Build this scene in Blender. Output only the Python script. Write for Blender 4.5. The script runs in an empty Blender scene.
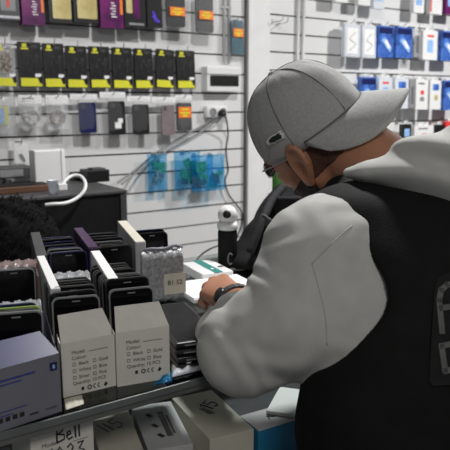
import bpy, bmesh, math, random
import numpy as np
from mathutils import Vector, Matrix, Euler
random.seed(7)
PI = math.pi
S = bpy.context.scene
COL = S.collection

# ------------------------------------------------------------------ camera geometry
FPX = 650.0
PITCH = math.atan(123/650)
HEAD = math.radians(34)
EYE = Vector((0, 0, 1.42))
FW = Vector((math.sin(HEAD)*math.cos(PITCH), math.cos(HEAD)*math.cos(PITCH), -math.sin(PITCH)))
RT = Vector((math.cos(HEAD), -math.sin(HEAD), 0))
UP = RT.cross(FW)
def ray(x, y): return FW + RT*((x-225)/FPX) + UP*((225-y)/FPX)
def P(x, y, d): return EYE + ray(x, y)*d
def onz(x, y, z):
    r = ray(x, y); return EYE + r*((z-EYE.z)/r.z)
def ony(x, y, Y):
    r = ray(x, y); return EYE + r*((Y-EYE.y)/r.y)

cd = bpy.data.cameras.new('camera'); cam = bpy.data.objects.new('camera', cd); COL.objects.link(cam)
cam.location = EYE
cam.rotation_euler = Matrix((RT, UP, -FW)).transposed().to_euler()
cd.sensor_width = 36; cd.lens = FPX/450*36
cd.clip_start = .02
cd.dof.use_dof = True; cd.dof.focus_distance = 1.1; cd.dof.aperture_fstop = 10
S.camera = cam

# ------------------------------------------------------------------ materials
def mat(name, col, rough=.5, metal=0, noise=None, bump=None, spec=.5, var=None):
    """procedural principled material; noise=(scale, amount) varies the colour, bump=(scale, strength)"""
    m = bpy.data.materials.new(name); m.use_nodes = True
    nt = m.node_tree; b = nt.nodes['Principled BSDF']
    b.inputs['Base Color'].default_value = (*col, 1)
    b.inputs['Roughness'].default_value = rough
    b.inputs['Metallic'].default_value = metal
    b.inputs['Specular IOR Level'].default_value = spec
    tc = nt.nodes.new('ShaderNodeTexCoord')
    if noise:
        n = nt.nodes.new('ShaderNodeTexNoise'); n.inputs['Scale'].default_value = noise[0]; n.inputs['Detail'].default_value = 4
        r = nt.nodes.new('ShaderNodeValToRGB')
        a = noise[1]
        r.color_ramp.elements[0].position = .3; r.color_ramp.elements[1].position = .7
        r.color_ramp.elements[0].color = (*[c*(1-a) for c in col], 1)
        c2 = var if var else [min(1, c*(1+a)) for c in col]
        r.color_ramp.elements[1].color = (*c2, 1)
        nt.links.new(tc.outputs['Object'], n.inputs['Vector'])
        nt.links.new(n.outputs['Fac'], r.inputs['Fac']); nt.links.new(r.outputs['Color'], b.inputs['Base Color'])
    if bump:
        n = nt.nodes.new('ShaderNodeTexNoise'); n.inputs['Scale'].default_value = bump[0]; n.inputs['Detail'].default_value = 3
        bp = nt.nodes.new('ShaderNodeBump'); bp.inputs['Strength'].default_value = bump[1]; bp.inputs['Distance'].default_value = .002
        nt.links.new(tc.outputs['Object'], n.inputs['Vector'])
        nt.links.new(n.outputs['Fac'], bp.inputs['Height']); nt.links.new(bp.outputs['Normal'], b.inputs['Normal'])
    return m
def film(name, col, alpha, rough=.15, tint=(1, 1, 1)):
    """clear plastic: part transparent, part a glossy white-ish film"""
    m = bpy.data.materials.new(name); m.use_nodes = True
    nt = m.node_tree; b = nt.nodes['Principled BSDF']; out = nt.nodes['Material Output']
    b.inputs['Base Color'].default_value = (*col, 1); b.inputs['Roughness'].default_value = rough
    n = nt.nodes.new('ShaderNodeTexNoise'); n.inputs['Scale'].default_value = 45; n.inputs['Detail'].default_value = 3
    bp = nt.nodes.new('ShaderNodeBump'); bp.inputs['Strength'].default_value = .8; bp.inputs['Distance'].default_value = .006
    tc = nt.nodes.new('ShaderNodeTexCoord'); nt.links.new(tc.outputs['Object'], n.inputs['Vector'])
    nt.links.new(n.outputs['Fac'], bp.inputs['Height']); nt.links.new(bp.outputs['Normal'], b.inputs['Normal'])
    t = nt.nodes.new('ShaderNodeBsdfTransparent'); t.inputs[0].default_value = (*tint, 1); mx = nt.nodes.new('ShaderNodeMixShader')
    mx.inputs[0].default_value = alpha
    nt.links.new(t.outputs[0], mx.inputs[1]); nt.links.new(b.outputs[0], mx.inputs[2]); nt.links.new(mx.outputs[0], out.inputs['Surface'])
    return m
def glassmat(name, tint):
    m = bpy.data.materials.new(name); m.use_nodes = True
    nt = m.node_tree; out = nt.nodes['Material Output']
    t = nt.nodes.new('ShaderNodeBsdfTransparent'); t.inputs[0].default_value = (*tint, 1)
    g = nt.nodes.new('ShaderNodeBsdfGlossy'); g.inputs['Roughness'].default_value = .03
    fr = nt.nodes.new('ShaderNodeFresnel'); fr.inputs[0].default_value = 1.5
    mx = nt.nodes.new('ShaderNodeMixShader')
    nt.links.new(fr.outputs[0], mx.inputs[0]); nt.links.new(t.outputs[0], mx.inputs[1]); nt.links.new(g.outputs[0], mx.inputs[2])
    nt.links.new(mx.outputs[0], out.inputs['Surface'])
    return m

M = {}
M['wall'] = mat('wall_board', (.74, .74, .74), .35, noise=(3, .03))
M['groove'] = mat('groove', (.02, .02, .02), .7)
M['trim'] = mat('trim_paint', (.80, .80, .80), .4, noise=(12, .04))
M['floor'] = mat('floor_tile', (.35, .34, .33), .4, noise=(6, .1))
M['pipe'] = mat('pipe_plastic', (.62, .62, .63), .35, noise=(8, .05))
M['white'] = mat('white_plastic', (.78, .78, .78), .35, noise=(20, .02))
M['card'] = mat('white_card', (.74, .72, .66), .7, noise=(25, .04), bump=(300, .1))
M['board'] = mat('grey_inner_board', (.36, .345, .315), .8, noise=(40, .06), bump=(300, .1))
M['cream'] = mat('cream_card', (.62, .59, .50), .7, noise=(25, .05))
M['greycard'] = mat('grey_card', (.50, .50, .51), .6, noise=(25, .05))
M['paper'] = mat('paper', (.86, .86, .86), .6, noise=(30, .02))
M['black'] = mat('black_plastic', (.012, .012, .013), .35, noise=(30, .2))
M['blackmatte'] = mat('black_matte', (.010, .010, .011), .7, noise=(60, .3), spec=.2)
M['darkgrey'] = mat('dark_grey_plastic', (.06, .06, .065), .45, noise=(25, .2))
M['grey'] = mat('grey_plastic', (.25, .25, .26), .4, noise=(20, .1))
M['screen'] = mat('phone_glass', (.004, .004, .005), .12, noise=(10, .2), spec=.22)
M['silver'] = mat('silver_edge', (.42, .43, .45), .35, metal=.8, noise=(40, .1))
M['steel'] = mat('hook_steel', (.45, .45, .46), .35, metal=.9, noise=(40, .1))
M['green_edge'] = mat('green_edge', (.30, .42, .10), .3, noise=(40, .1))
M['navy'] = mat('navy_plastic', (.012, .016, .09), .3, noise=(30, .2))
M['yellow'] = mat('yellow_print', (.72, .70, .03), .5, noise=(30, .06))
M['blackpack'] = mat('black_package_card', (.010, .010, .011), .35, noise=(35, .5), var=(.022, .022, .024))
M['ghost'] = mat('dark_print', (.045, .045, .05), .5, noise=(70, .4))
M['purple'] = mat('purple_print', (.10, .015, .12), .3, noise=(14, .6), var=(.22, .02, .17))
M['plum'] = mat('dark_plum_card', (.035, .016, .045), .3, noise=(40, .5), var=(.09, .03, .13))
M['gold'] = mat('gold_print', (.55, .42, .12), .3, metal=.2, noise=(9, .2), var=(.80, .70, .36))
M['orange'] = mat('orange_sticker', (.92, .21, .02), .5, noise=(40, .1))
M['yellowink'] = mat('yellow_ink', (.75, .75, .02), .5, noise=(40, .1))
M['blueprint'] = mat('blue_package_print', (.015, .06, .42), .3, noise=(22, .5), var=(.10, .25, .75))
M['paleblue'] = mat('pale_blue_print', (.30, .50, .85), .4, noise=(40, .2))
M['red'] = mat('red_print', (.75, .05, .05), .5, noise=(40, .1))
M['violetglow'] = mat('violet_print', (.05, .03, .45), .4, noise=(25, .6), var=(.12, .06, .75))
M['teal'] = mat('teal_case', (.02, .10, .14), .4, noise=(30, .3))
M['tealstripe'] = mat('teal_stripe', (.02, .22, .19), .5, noise=(30, .1))
M['mauve'] = mat('mauve_case', (.22, .17, .18), .35, noise=(30, .15))
M['film'] = film('clear_film', (.80, .81, .83), .26)
M['filmlite'] = film('thin_clear_film', (.45, .46, .47), .10)
M['filmdim'] = film('clear_film_grey', (.5, .51, .53), .32)
M['foil'] = film('milky_film', (.80, .84, .90), .75)
M['bubble'] = mat('bubble_wrap', (.34, .35, .37), .22, noise=(120, .35), bump=(180, 1.0))
M['bubblered'] = mat('bubble_wrap_red', (.30, .27, .27), .22, noise=(30, .3), var=(.24, .13, .13), bump=(180, 1.0))
M['bluefilm'] = film('blue_antistatic_film', (.02, .33, .70), .20, .2, (.68, .88, .98))
M['pcb'] = mat('green_circuit', (.015, .12, .04), .4, noise=(160, .8), var=(.12, .50, .14))
M['parts'] = mat('small_parts', (.06, .045, .04), .4, noise=(70, .8), var=(.42, .36, .30))
M['cable'] = mat('cable_parts', (.05, .05, .05), .35, noise=(60, .7), var=(.70, .69, .67))
M['wood'] = mat('brown_wood', (.13, .06, .035), .5, noise=(12, .3))
M['glass'] = glassmat('counter_glass', (.86, .90, .89))
M['glassedge'] = mat('polished_glass_edge', (.13, .15, .145), .4, noise=(15, .2))
M['alu'] = mat('counter_frame', (.20, .21, .20), .6, metal=.6, noise=(30, .1))
M['ink'] = mat('black_ink', (.02, .02, .022), .6, noise=(50, .2))
M['greyink'] = mat('grey_ink', (.09, .09, .09), .6, noise=(50, .2))
M['blueink'] = mat('blue_ink', (.03, .05, .30), .6, noise=(50, .2))
M['iri'] = mat('blue_violet_lid', (.035, .08, .14), .35, noise=(9, .3), var=(.08, .065, .20))
M['lilac'] = mat('lilac_card', (.20, .20, .24), .45, noise=(20, .04))
M['bluebox'] = mat('blue_box_side', (.02, .20, .38), .4, noise=(20, .1))
M['hoodie'] = mat('light_grey_jersey', (.50, .50, .48), .85, noise=(40, .05), bump=(900, .12))
M['seam'] = mat('jersey_seam', (.41, .41, .395), .9, noise=(60, .05))
M['cap'] = mat('heather_grey_cloth', (.37, .37, .365), .9, noise=(220, .10), bump=(700, .2))
M['capdark'] = mat('grey_stitching', (.13, .13, .13), .9, noise=(100, .1))
M['croc'] = mat('dark_green_embroidery', (.010, .022, .014), .7, noise=(80, .3))
M['patchgrey'] = mat('pale_grey_embroidery', (.75, .75, .75), .8, noise=(80, .1))
M['vest'] = mat('black_vest_cloth', (.0055, .0055, .0058), .8, noise=(30, .3), bump=(500, .2), spec=.25)
M['lettering'] = mat('grey_lettering', (.11, .11, .107), .7, noise=(60, .2))
M['trousers'] = mat('black_trousers', (.012, .012, .014), .85, noise=(30, .3))
M['skin'] = mat('skin', (.42, .195, .115), .5, noise=(25, .10), bump=(250, .12))
M['beard'] = mat('beard_hair', (.022, .014, .011), .85, noise=(300, .5), bump=(400, .6))
M['hair'] = mat('cropped_hair', (.085, .040, .025), .8, noise=(300, .35), bump=(400, .5))
M['fuzz'] = mat('black_fuzz', (.006, .0055, .0055), .95, spec=.15, noise=(90, .6), bump=(120, 1.0))
M['bag'] = mat('black_bag_cloth', (.006, .006, .007), .85, spec=.25, noise=(50, .4), bump=(400, .3))
M['bagpocket'] = mat('charcoal_bag_cloth', (.014, .014, .017), .8, spec=.3, noise=(50, .3))
M['green'] = mat('green_label', (.10, .35, .06), .5, noise=(30, .2))
M['lens'] = glassmat('spectacle_lens', (.8, .82, .84))
M['shoe'] = mat('dark_shoe', (.02, .02, .02), .5, noise=(30, .2))

# ------------------------------------------------------------------ mesh helpers
def BM(): return bmesh.new()
def add_box(bm, c, s, rot=None, bev=0, seg=2):
    r = bmesh.ops.create_cube(bm, size=1)
    vs = r['verts']
    if bev:
        es = list({e for v in vs for e in v.link_edges})
        bmesh.ops.scale(bm, vec=Vector(s), verts=vs)
        q = bmesh.ops.bevel(bm, geom=es, offset=bev, segments=seg, affect='EDGES', profile=.5)
        vs = list({v for f in q['faces'] for v in f.verts} | {v for v in vs if v.is_valid})
    else:
        bmesh.ops.scale(bm, vec=Vector(s), verts=vs)
    if rot is not None: bmesh.ops.transform(bm, matrix=rot.to_4x4() if isinstance(rot, Matrix) else Euler(rot).to_matrix().to_4x4(), verts=vs)
    bmesh.ops.translate(bm, vec=Vector(c), verts=vs)
    return bm
def add_prism(bm, pts, d, mtx=None):
    """outline pts (u,v) in the XZ plane, thickness d towards +Y"""
    a = [bm.verts.new((p[0], 0, p[1])) for p in pts]; b = [bm.verts.new((p[0], d, p[1])) for p in pts]
    n = len(pts)
    fs = [bm.faces.new(a), bm.faces.new(b[::-1])]
    for i in range(n): fs.append(bm.faces.new((a[i], b[i], b[(i+1) % n], a[(i+1) % n])))
    if mtx is not None: bmesh.ops.transform(bm, matrix=mtx, verts=a+b)
    return bm
def rrect(x0, z0, x1, z1, r, n=5):
    out = []
    for cx, cz, a0 in ((x1-r, z1-r, 0), (x0+r, z1-r, 90), (x0+r, z0+r, 180), (x1-r, z0+r, 270)):
        for k in range(n+1):
            a = math.radians(a0+90*k/n); out.append((cx+r*math.cos(a), cz+r*math.sin(a)))
    return out
def add_tube(bm, pts, r, n=8, closed=False):
    pts = [Vector(p) for p in pts]; N = len(pts)
    rings = []; prev = None
    for i, p in enumerate(pts):
        if closed: t = pts[(i+1) % N]-pts[i-1]
        else: t = pts[min(i+1, N-1)]-pts[max(i-1, 0)]
        t.normalize()
        if prev is None:
            a = Vector((0, 0, 1)) if abs(t.z) < .9 else Vector((1, 0, 0)); u = t.cross(a).normalized()
        else: u = (prev - t*prev.dot(t)).normalized()
        prev = u; v = t.cross(u)
        rr = r[i] if isinstance(r, (list, tuple)) else r
        rings.append([bm.verts.new(p+(u*math.cos(2*PI*k/n)+v*math.sin(2*PI*k/n))*rr) for k in range(n)])
    for i in range(N if closed else N-1):
        A, B = rings[i], rings[(i+1) % N]
        for k in range(n): bm.faces.new((A[k], A[(k+1) % n], B[(k+1) % n], B[k]))
    if not closed: bm.faces.new(rings[0][::-1]); bm.faces.new(rings[-1])
    return bm
def add_lathe(bm, prof, n=24, mtx=None):
    """profile [(r,z)] about Z"""
    rings = [[bm.verts.new((r*math.cos(2*PI*k/n), r*math.sin(2*PI*k/n), z)) for k in range(n)] for r, z in prof]
    for A, B in zip(rings, rings[1:]):
        for k in range(n): bm.faces.new((A[k], A[(k+1) % n], B[(k+1) % n], B[k]))
    bm.faces.new(rings[0][::-1]); bm.faces.new(rings[-1])
    if mtx is not None: bmesh.ops.transform(bm, matrix=mtx, verts=[v for R in rings for v in R])
    return bm
def smoothpath(pts, k=6):
    pts = [Vector(p) for p in pts]; out = []
    for i in range(len(pts)-1):
        p0, p1, p2, p3 = pts[max(i-1, 0)], pts[i], pts[i+1], pts[min(i+2, len(pts)-1)]
        for j in range(k):
            t = j/k
            out.append(.5*((2*p1)+(p2-p0)*t+(2*p0-5*p1+4*p2-p3)*t*t+(3*p1-p0-3*p2+p3)*t**3))
    out.append(pts[-1]); return out
def link(name, me, parent=None):
    o = bpy.data.objects.new(name, me); COL.objects.link(o)
    if parent: o.parent = parent
    return o
def obj(name, bm, m, parent=None, smooth=False):
    bmesh.ops.recalc_face_normals(bm, faces=bm.faces[:])
    me = bpy.data.meshes.new(name); bm.to_mesh(me); bm.free()
    me.materials.append(M[m] if isinstance(m, str) else m)
    if smooth:
        for f in me.polygons: f.use_smooth = True
    return link(name, me, parent)
def npobj(name, V, Q, m, parent=None):
    me = bpy.data.meshes.new(name); me.from_pydata(V.tolist(), [], Q.tolist()); me.update()
    me.materials.append(M[m]); me.polygons.foreach_set('use_smooth', [True]*len(me.polygons))
    return link(name, me, parent)
def tag(o, label=None, cat=None, group=None, kind=None):
    if label: o['label'] = label
    if cat: o['category'] = cat
    if group: o['group'] = group
    if kind: o['kind'] = kind
    return o
def thing(name, label, cat, loc=(0, 0, 0), rz=0, group=None, rot=None):
    o = link(name, None); o.location = loc; o.rotation_euler = rot if rot else (0, 0, rz)
    o.empty_display_size = .05
    return tag(o, label, cat, group)
def copy_tree(o, parent=None):
    c = o.copy(); COL.objects.link(c)
    if parent: c.parent = parent
    for ch in list(o.children): copy_tree(ch, c)
    return c
def text(name, body, size, m, parent, loc, rot=(PI/2, 0, 0), align='LEFT'):
    cu = bpy.data.curves.new('lettering', 'FONT'); cu.body = body; cu.size = size; cu.extrude = .00015; cu.align_x = align
    to = bpy.data.objects.new('lettering_curve', cu); COL.objects.link(to)
    dg = bpy.context.evaluated_depsgraph_get(); dg.update()
    me = bpy.data.meshes.new_from_object(to.evaluated_get(dg))
    bpy.data.objects.remove(to); bpy.data.curves.remove(cu)
    me.name = name; me.materials.clear(); me.materials.append(M[m])
    o = link(name, me, parent); o.location = loc; o.rotation_euler = rot
    return o

# ------------------------------------------------------------------ the setting
WY = 2.95
ZL, ZR = 1.466, 1.695          # one groove height on each panel
XL0, XL1 = -.9, ony(244.5, 100, WY).x
XR0, XR1 = ony(266.5, 100, WY).x, 5.2
HT = 2.75
def slat_wall(name, x0, x1, zref):
    g = .0085
    z = zref % .1
    zs = [0]+[z+.1*k for k in range(60) if .01 < z+.1*k < HT-.01]+[HT]
    bm = BM()
    for a, b in zip(zs, zs[1:]):
        add_box(bm, ((x0+x1)/2, WY+.009, (a+b)/2), (x1-x0, .018, b-a-g))
    o = obj(name, bm, 'wall'); tag(o, kind='structure')
    b2 = BM(); add_box(b2, ((x0+x1)/2, WY+.024, HT/2), (x1-x0, .012, HT)); obj('groove_backing', b2, 'groove', o)
slat_wall('wall_left', XL0, XL1-.004, ZL)
slat_wall('wall_right', XR0, XR1, ZR)
bm = BM(); add_box(bm, ((XL1+XR0)/2+.004, WY-.008, HT/2), (XR0-XL1-.008, .036, HT), bev=.003); tag(obj('trim_1', bm, 'trim'), kind='structure')
bm = BM(); add_box(bm, (XL1-.002, WY-.004, HT/2), (.008, .03, HT)); tag(obj('trim_2', bm, 'greyink'), kind='structure')
bm = BM(); add_box(bm, (2.1, 1.2, -.02), (6.4, 3.9, .04)); tag(obj('floor', bm, 'floor'), kind='structure')

# conduits on the wall
def pipe(label, x, z0, z1, r=.008, dy=.012):
    t = thing('conduit_pipe', label, 'pipe', (x, WY-dy, z0))
    b = BM(); add_tube(b, [(0, 0, 0), (0, 0, z1-z0)], r, 10); obj('tube', b, 'pipe', t, True)
    for zz in (.25*(z1-z0), .7*(z1-z0)):
        b = BM(); add_box(b, (0, .004, zz), (.03, .016, .012), bev=.002); obj('clip', b, 'pipe', t)
xa, xb = ony(223, 30, WY).x, ony(228, 30, WY).x
pipe('left one of two thin grey pipes running down to the white breaker box', xa, ony(225, 63, WY).z, HT, .009)
pipe('right one of two thin grey pipes running down to the white breaker box', xb, ony(225, 63, WY).z, HT, .009)
pipe('grey pipe right of the white wall trim, left one of the pair above the cap', ony(296.5, 30, WY).x, 0, HT, .011)
pipe('grey pipe right of the white wall trim, right one of the pair above the cap', ony(302, 30, WY).x, 0, HT, .011)

# breaker box with black window
a, b_ = ony(207, 66, WY-.06), ony(240, 92, WY-.06)
W, H_ = b_.x-a.x, a.z-b_.z
t = thing('breaker_box', 'white plastic breaker box with a black window, on the wall left of the trim', 'breaker box', (a.x, WY-.06, b_.z))
bm = BM(); add_box(bm, (W/2, .03, H_/2), (W, .06, H_), bev=.006); obj('housing', bm, 'white', t)
bm = BM(); add_box(bm, (W*.52, -.001, H_*.44), (W*.86, .006, H_*.42), bev=.001); obj('window', bm, 'black', t)
bm = BM(); add_box(bm, (W*.5, -.003, H_*.83), (W*1.04, .008, H_*.28), bev=.003); obj('lid', bm, 'white', t)

# power strip with plug, hanging black cord, grey cords
a, b_ = ony(207, 106, WY-.04), ony(228, 117.5, WY-.04)
W, H_ = b_.x-a.x, a.z-b_.z
t = thing('wall_socket', 'white double wall socket below the breaker box', 'socket', (a.x, WY-.04, b_.z))
bm = BM(); add_box(bm, (W/2, .02, H_/2), (W, .04, H_), bev=.008); obj('housing', bm, 'white', t, True)
for k in (.27, .75):
    bm = BM(); add_lathe(bm, [(.020, 0), (.020, .004), (.016, .004), (.015, .001)], 20, Matrix.Translation((W*k, -.001, H_*.5)) @ Matrix.Rotation(PI/2, 4, 'X')); obj('outlet', bm, 'grey', t)
pc = ony(222, 113.5, WY-.06)
t = thing('power_cord', 'black plug and black cord hanging from the white wall socket', 'cord', pc)
bm = BM(); add_lathe(bm, [(.019, 0), (.021, .008), (.018, .03), (.009, .042)], 18, Matrix.Rotation(PI/2, 4, 'X') @ Matrix.Translation((0, 0, -.012))); obj('plug', bm, 'black', t, True)
pts = [ony(x, y, Y)-pc for x, y, Y in [(222, 113.5, WY-.10), (226, 118, WY-.08), (228, 135, WY-.03), (226, 150, WY-.02), (228, 170, WY-.02), (225, 180, WY-.02), (229, 195, WY-.02), (241, 211, WY-.02), (242, 222, WY-.02), (236, 240, WY-.02)]]
bm = BM(); add_tube(bm, smoothpath(pts), .0042, 8); obj('cord', bm, 'black', t, True)
def cord(label, pix, r=.004, m='grey'):
    w = [ony(*q) for q in pix]; o0 = w[0]
    t = thing('grey_cord', label, 'cord', o0)
    bm = BM(); add_tube(bm, smoothpath([p-o0 for p in w]), r, 8); obj('cord', bm, m, t, True)
cord('upper grey cord slanting down from the wall socket behind the hanging cases', [(212, 117, WY-.03), (205, 124, WY-.02), (185, 135, WY-.02), (160, 150, WY-.02), (135, 170, WY-.03), (118, 183, WY-.3)])
cord('lower grey cord slanting from the wall socket to the black cabinet', [(221, 117, WY-.04), (207, 128, WY-.02), (190, 138, WY-.02), (165, 152, WY-.02), (140, 170, WY-.05), (122, 184, WY-.35)], .0045)

# ------------------------------------------------------------------ things on the slatted wall
HOOK = None
def hook(x, z, L, label='thin steel hook on the slatted wall with a package hanging from it', group='hooks on the slatted wall', rise=.02):
    global HOOK
    t = thing('display_hook', label, 'hook', (x, WY, z), 0, group)
    bm = BM(); add_tube(bm, smoothpath([(0, .004, 0), (0, -.02, 0), (0, -L*.85, .002), (0, -L, rise)], 4), .0022, 6); obj('wire', bm, 'steel', t, True)
    bm = BM(); add_box(bm, (0, .002, .0), (.03, .006, .028), bev=.001); obj('plate', bm, 'steel', t)
    return t
def frame_of(px0, py0, px1, py1, off):
    Y = WY-off
    cx = (px0+px1)/2; cy = (py0+py1)/2
    x0, x1 = ony(px0, cy, Y).x, ony(px1, cy, Y).x
    z1, z0 = ony(cx, py0, Y).z, ony(cx, py1, Y).z
    return x0, x1, z0, z1, Y
def hang(name, label, cat, group, px, off, roll=0):
    """thing for a package that hangs from a hook: returns (empty, width, height); local x right, z down from the top centre"""
    x0, x1, z0, z1, Y = frame_of(*px, off)
    t = thing(name, label, cat, ((x0+x1)/2, Y, z1), 0, group, rot=(math.radians(-2), roll, 0))
    return t, x1-x0, z1-z0
def slab(parent, name, m, x0, z0, x1, z1, y0, d, r=.002, smooth=False):
    bm = BM(); r = min(r, (x1-x0)*.45, (z1-z0)*.45); add_prism(bm, rrect(x0, z0, x1, z1, r), d, Matrix.Translation((0, y0, 0)))
    return obj(name, bm, m, parent, smooth)
def pouch(parent, name, m, w, h, d, top=0, y=0):
    """a pillow-shaped bag: flat at its edges, swollen in the middle"""
    bm = BM(); nx, nz = 8, 12; fr = []; bk = []
    for i in range(nx+1):
        A = []; B = []
        for j in range(nz+1):
            u, v = i/nx, j/nz
            s = (math.sin(PI*u)**.5)*(math.sin(PI*v)**.5)
            x = (u-.5)*w*(1-.03*math.sin(PI*v)); z = top-h*v
            q = .06*d*math.sin(17*u+5*v)*math.cos(9*v+3*u)
            A.append(bm.verts.new((x, y-.0008-d*.5*s-q*s, z))); B.append(bm.verts.new((x, y+.0008+d*.5*s, z)))
        fr.append(A); bk.append(B)
    for i in range(nx):
        for j in range(nz):
            bm.faces.new((fr[i][j], fr[i+1][j], fr[i+1][j+1], fr[i][j+1]))
            bm.faces.new((bk[i][j], bk[i][j+1], bk[i+1][j+1], bk[i+1][j]))
    for i in range(nx):
        bm.faces.new((fr[i][0], bk[i][0], bk[i+1][0], fr[i+1][0])); bm.faces.new((fr[i][nz], fr[i+1][nz], bk[i+1][nz], bk[i][nz]))
    for j in range(nz):
        bm.faces.new((fr[0][j], fr[0][j+1], bk[0][j+1], bk[0][j])); bm.faces.new((fr[nx][j], bk[nx][j], bk[nx][j+1], fr[nx][j+1]))
    return obj(name, bm, m, parent, True)
def phone_case(parent, m, w, h, top, y, d=.011, cam_=True):
    o = slab(parent, 'phone_case', m, -w/2, top-h, w/2, top, y, d, .012)
    if cam_:
        slab(o, 'camera_cutout', 'ghost', -w*.40, top-h*.22, -w*.12, top-h*.06, y-.001, .0012, .005)
    return o
def price(parent, cx, cz, w, h, y):
    o = slab(parent, 'price_sticker', 'orange', cx-w/2, cz-h/2, cx+w/2, cz+h/2, y-.0012, .001, .001)
    bm = BM()
    for k, ww in ((.28, .5), (-.05, .74), (-.3, .4)):
        add_box(bm, (cx, y-.0016, cz+k*h), (w*ww, .0008, h*.15))
    obj('sticker_print', bm, 'yellowink', o)
    return o
def tab(parent, w, h, m='film'):
    """the header with the hang hole"""
    return slab(parent, 'header', m, -w/2, -h, w/2, 0, -.0012, .0024, .002)

# top row: boxed phones and cases
R1 = 'boxes in the top row of the left wall'
OFF = .09
def phone_box(label, px, m, art, d=.05):
    t, w, h = hang('phone_case_box', label, 'box', R1, px, OFF)
    slab(t, 'carton', m, -w/2, -h, w/2, -.02, 0, d, .002)
    slab(t, 'hang_tab', 'black', -w*.3, -.02, w*.3, .012, .02, .002, .004)
    art(t, w, h)
    hook(t.location.x, t.location.z, OFF+.005, rise=.012)
    return t
def art_grey(t, w, h):
    slab(t, 'picture', 'grey', -w*.30, -h*.78, w*.34, -h*.2, -.001, .001, .006)
    slab(t, 'picture', 'red', -w*.05, -h*.70, w*.08, -h*.45, -.0016, .001, .004)
    slab(t, 'silver_band', 'silver', -w*.48, -h*.96, w*.48, -h*.90, -.001, .001, .001)
def art_purple(t, w, h):
    bm = BM()
    for k in range(6): add_box(bm, (w*(.04+.05*(k % 2)), -.001, -h*(.50+.055*k)), (w*(.14+.05*(k % 3)), .001, h*.022))
    obj('white_print', bm, 'paper', t)
    slab(t, 'orange_band', 'orange', w*.36, -h*.72, w*.48, -h*.1, -.001, .001, .002)
def art_gold(t, w, h):
    slab(t, 'gold_panel', 'gold', -w*.34, -h*.92, w*.46, -h*.04, -.0012, .001, .004)
def art_phones(t, w, h):
    slab(t, 'gold_phone_picture', 'gold', -w*.40, -h*.72, -w*.12, -h*.2, -.001, .001, .006)
    slab(t, 'violet_phone_picture', 'purple', -w*.05, -h*.82, w*.22, -h*.3, -.001, .001, .006)
    slab(t, 'silver_band', 'silver', -w*.30, -h*.955, w*.40, -h*.91, -.001, .001, .001)
def art_swirl(t, w, h):
    for k, (cx, cz, a) in enumerate(((0, -.80, .5), (-.05, -.72, 1.0), (.12, -.86, .2))):
        bm = BM(); add_prism(bm, [(.012*math.cos(q)*1.4, .007*math.sin(q)) for q in np.linspace(0, 2*PI, 15)[:-1]], .001, Matrix.Translation((cx*w, -.0012-.0004*k, cz*h)) @ Matrix.Rotation(a, 4, 'Y'))
        obj('violet_swirl', bm, 'violetglow', t)
phone_box('dark phone case box with a silver lower edge, first in the top row', (-5, -22, 18.5, 20), 'darkgrey', art_grey)
phone_box('purple phone case box between the dark box and the gold boxes, top row', (21, -22, 43.5, 25), 'purple', art_purple)
phone_box('gold box on the left of the two gold boxes in the top row', (48, -24, 71, 22.5), 'black', art_gold)
phone_box('gold box on the right of the two gold boxes in the top row', (72.5, -24, 97, 22.5), 'black', art_gold)
phone_box('purple box with an orange right edge, right of the two gold boxes', (99.5, -22, 122.5, 28), 'purple', art_purple)
phone_box('black box printed with a gold phone and a violet phone, top row', (123.5, -22, 145, 27.5), 'black', art_phones)
phone_box('narrow black box with a bright violet swirl, top row', (146.5, -20, 161.5, 27.5), 'black', art_swirl)
for label, px, mc, so in (('black phone case in clear pack with orange price sticker, top row', (163, -22, 188, 29), 'black', .66),
                          ('grey clear phone case with an orange price sticker, lowest end of the top row', (193, -16, 216, 34.5), 'darkgrey', .62)):
    t, w, h = hang('packed_phone_case', label, 'phone case', None, px, OFF)
    slab(t, 'clear_pack', 'filmlite', -w/2, -h, w/2, 0, -.006, .03, .008)
    phone_case(t, mc, w*.74, h*.8, -h*.16, .003, .012)
    price(t, w*.02, -h*so, w*.60, h*.17, -.007)
    hook(t.location.x, t.location.z-.008, OFF+.005, rise=.012)
t, w, h = hang('packed_phone_case', 'teal phone case with an orange price sticker, hanging alone beside the trim', 'phone case', None, (230.5, 18, 244.5, 55), .05)
slab(t, 'clear_pack', 'filmlite', -w/2, -h, w/2, 0, -.003, .024, .006)
phone_case(t, 'teal', w*.86, h*.92, -h*.06, .002, .011)
price(t, w*.02, -h*.40, w*.72, h*.23, -.004)
hook(t.location.x, t.location.z-.008, .06, rise=.01)

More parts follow.
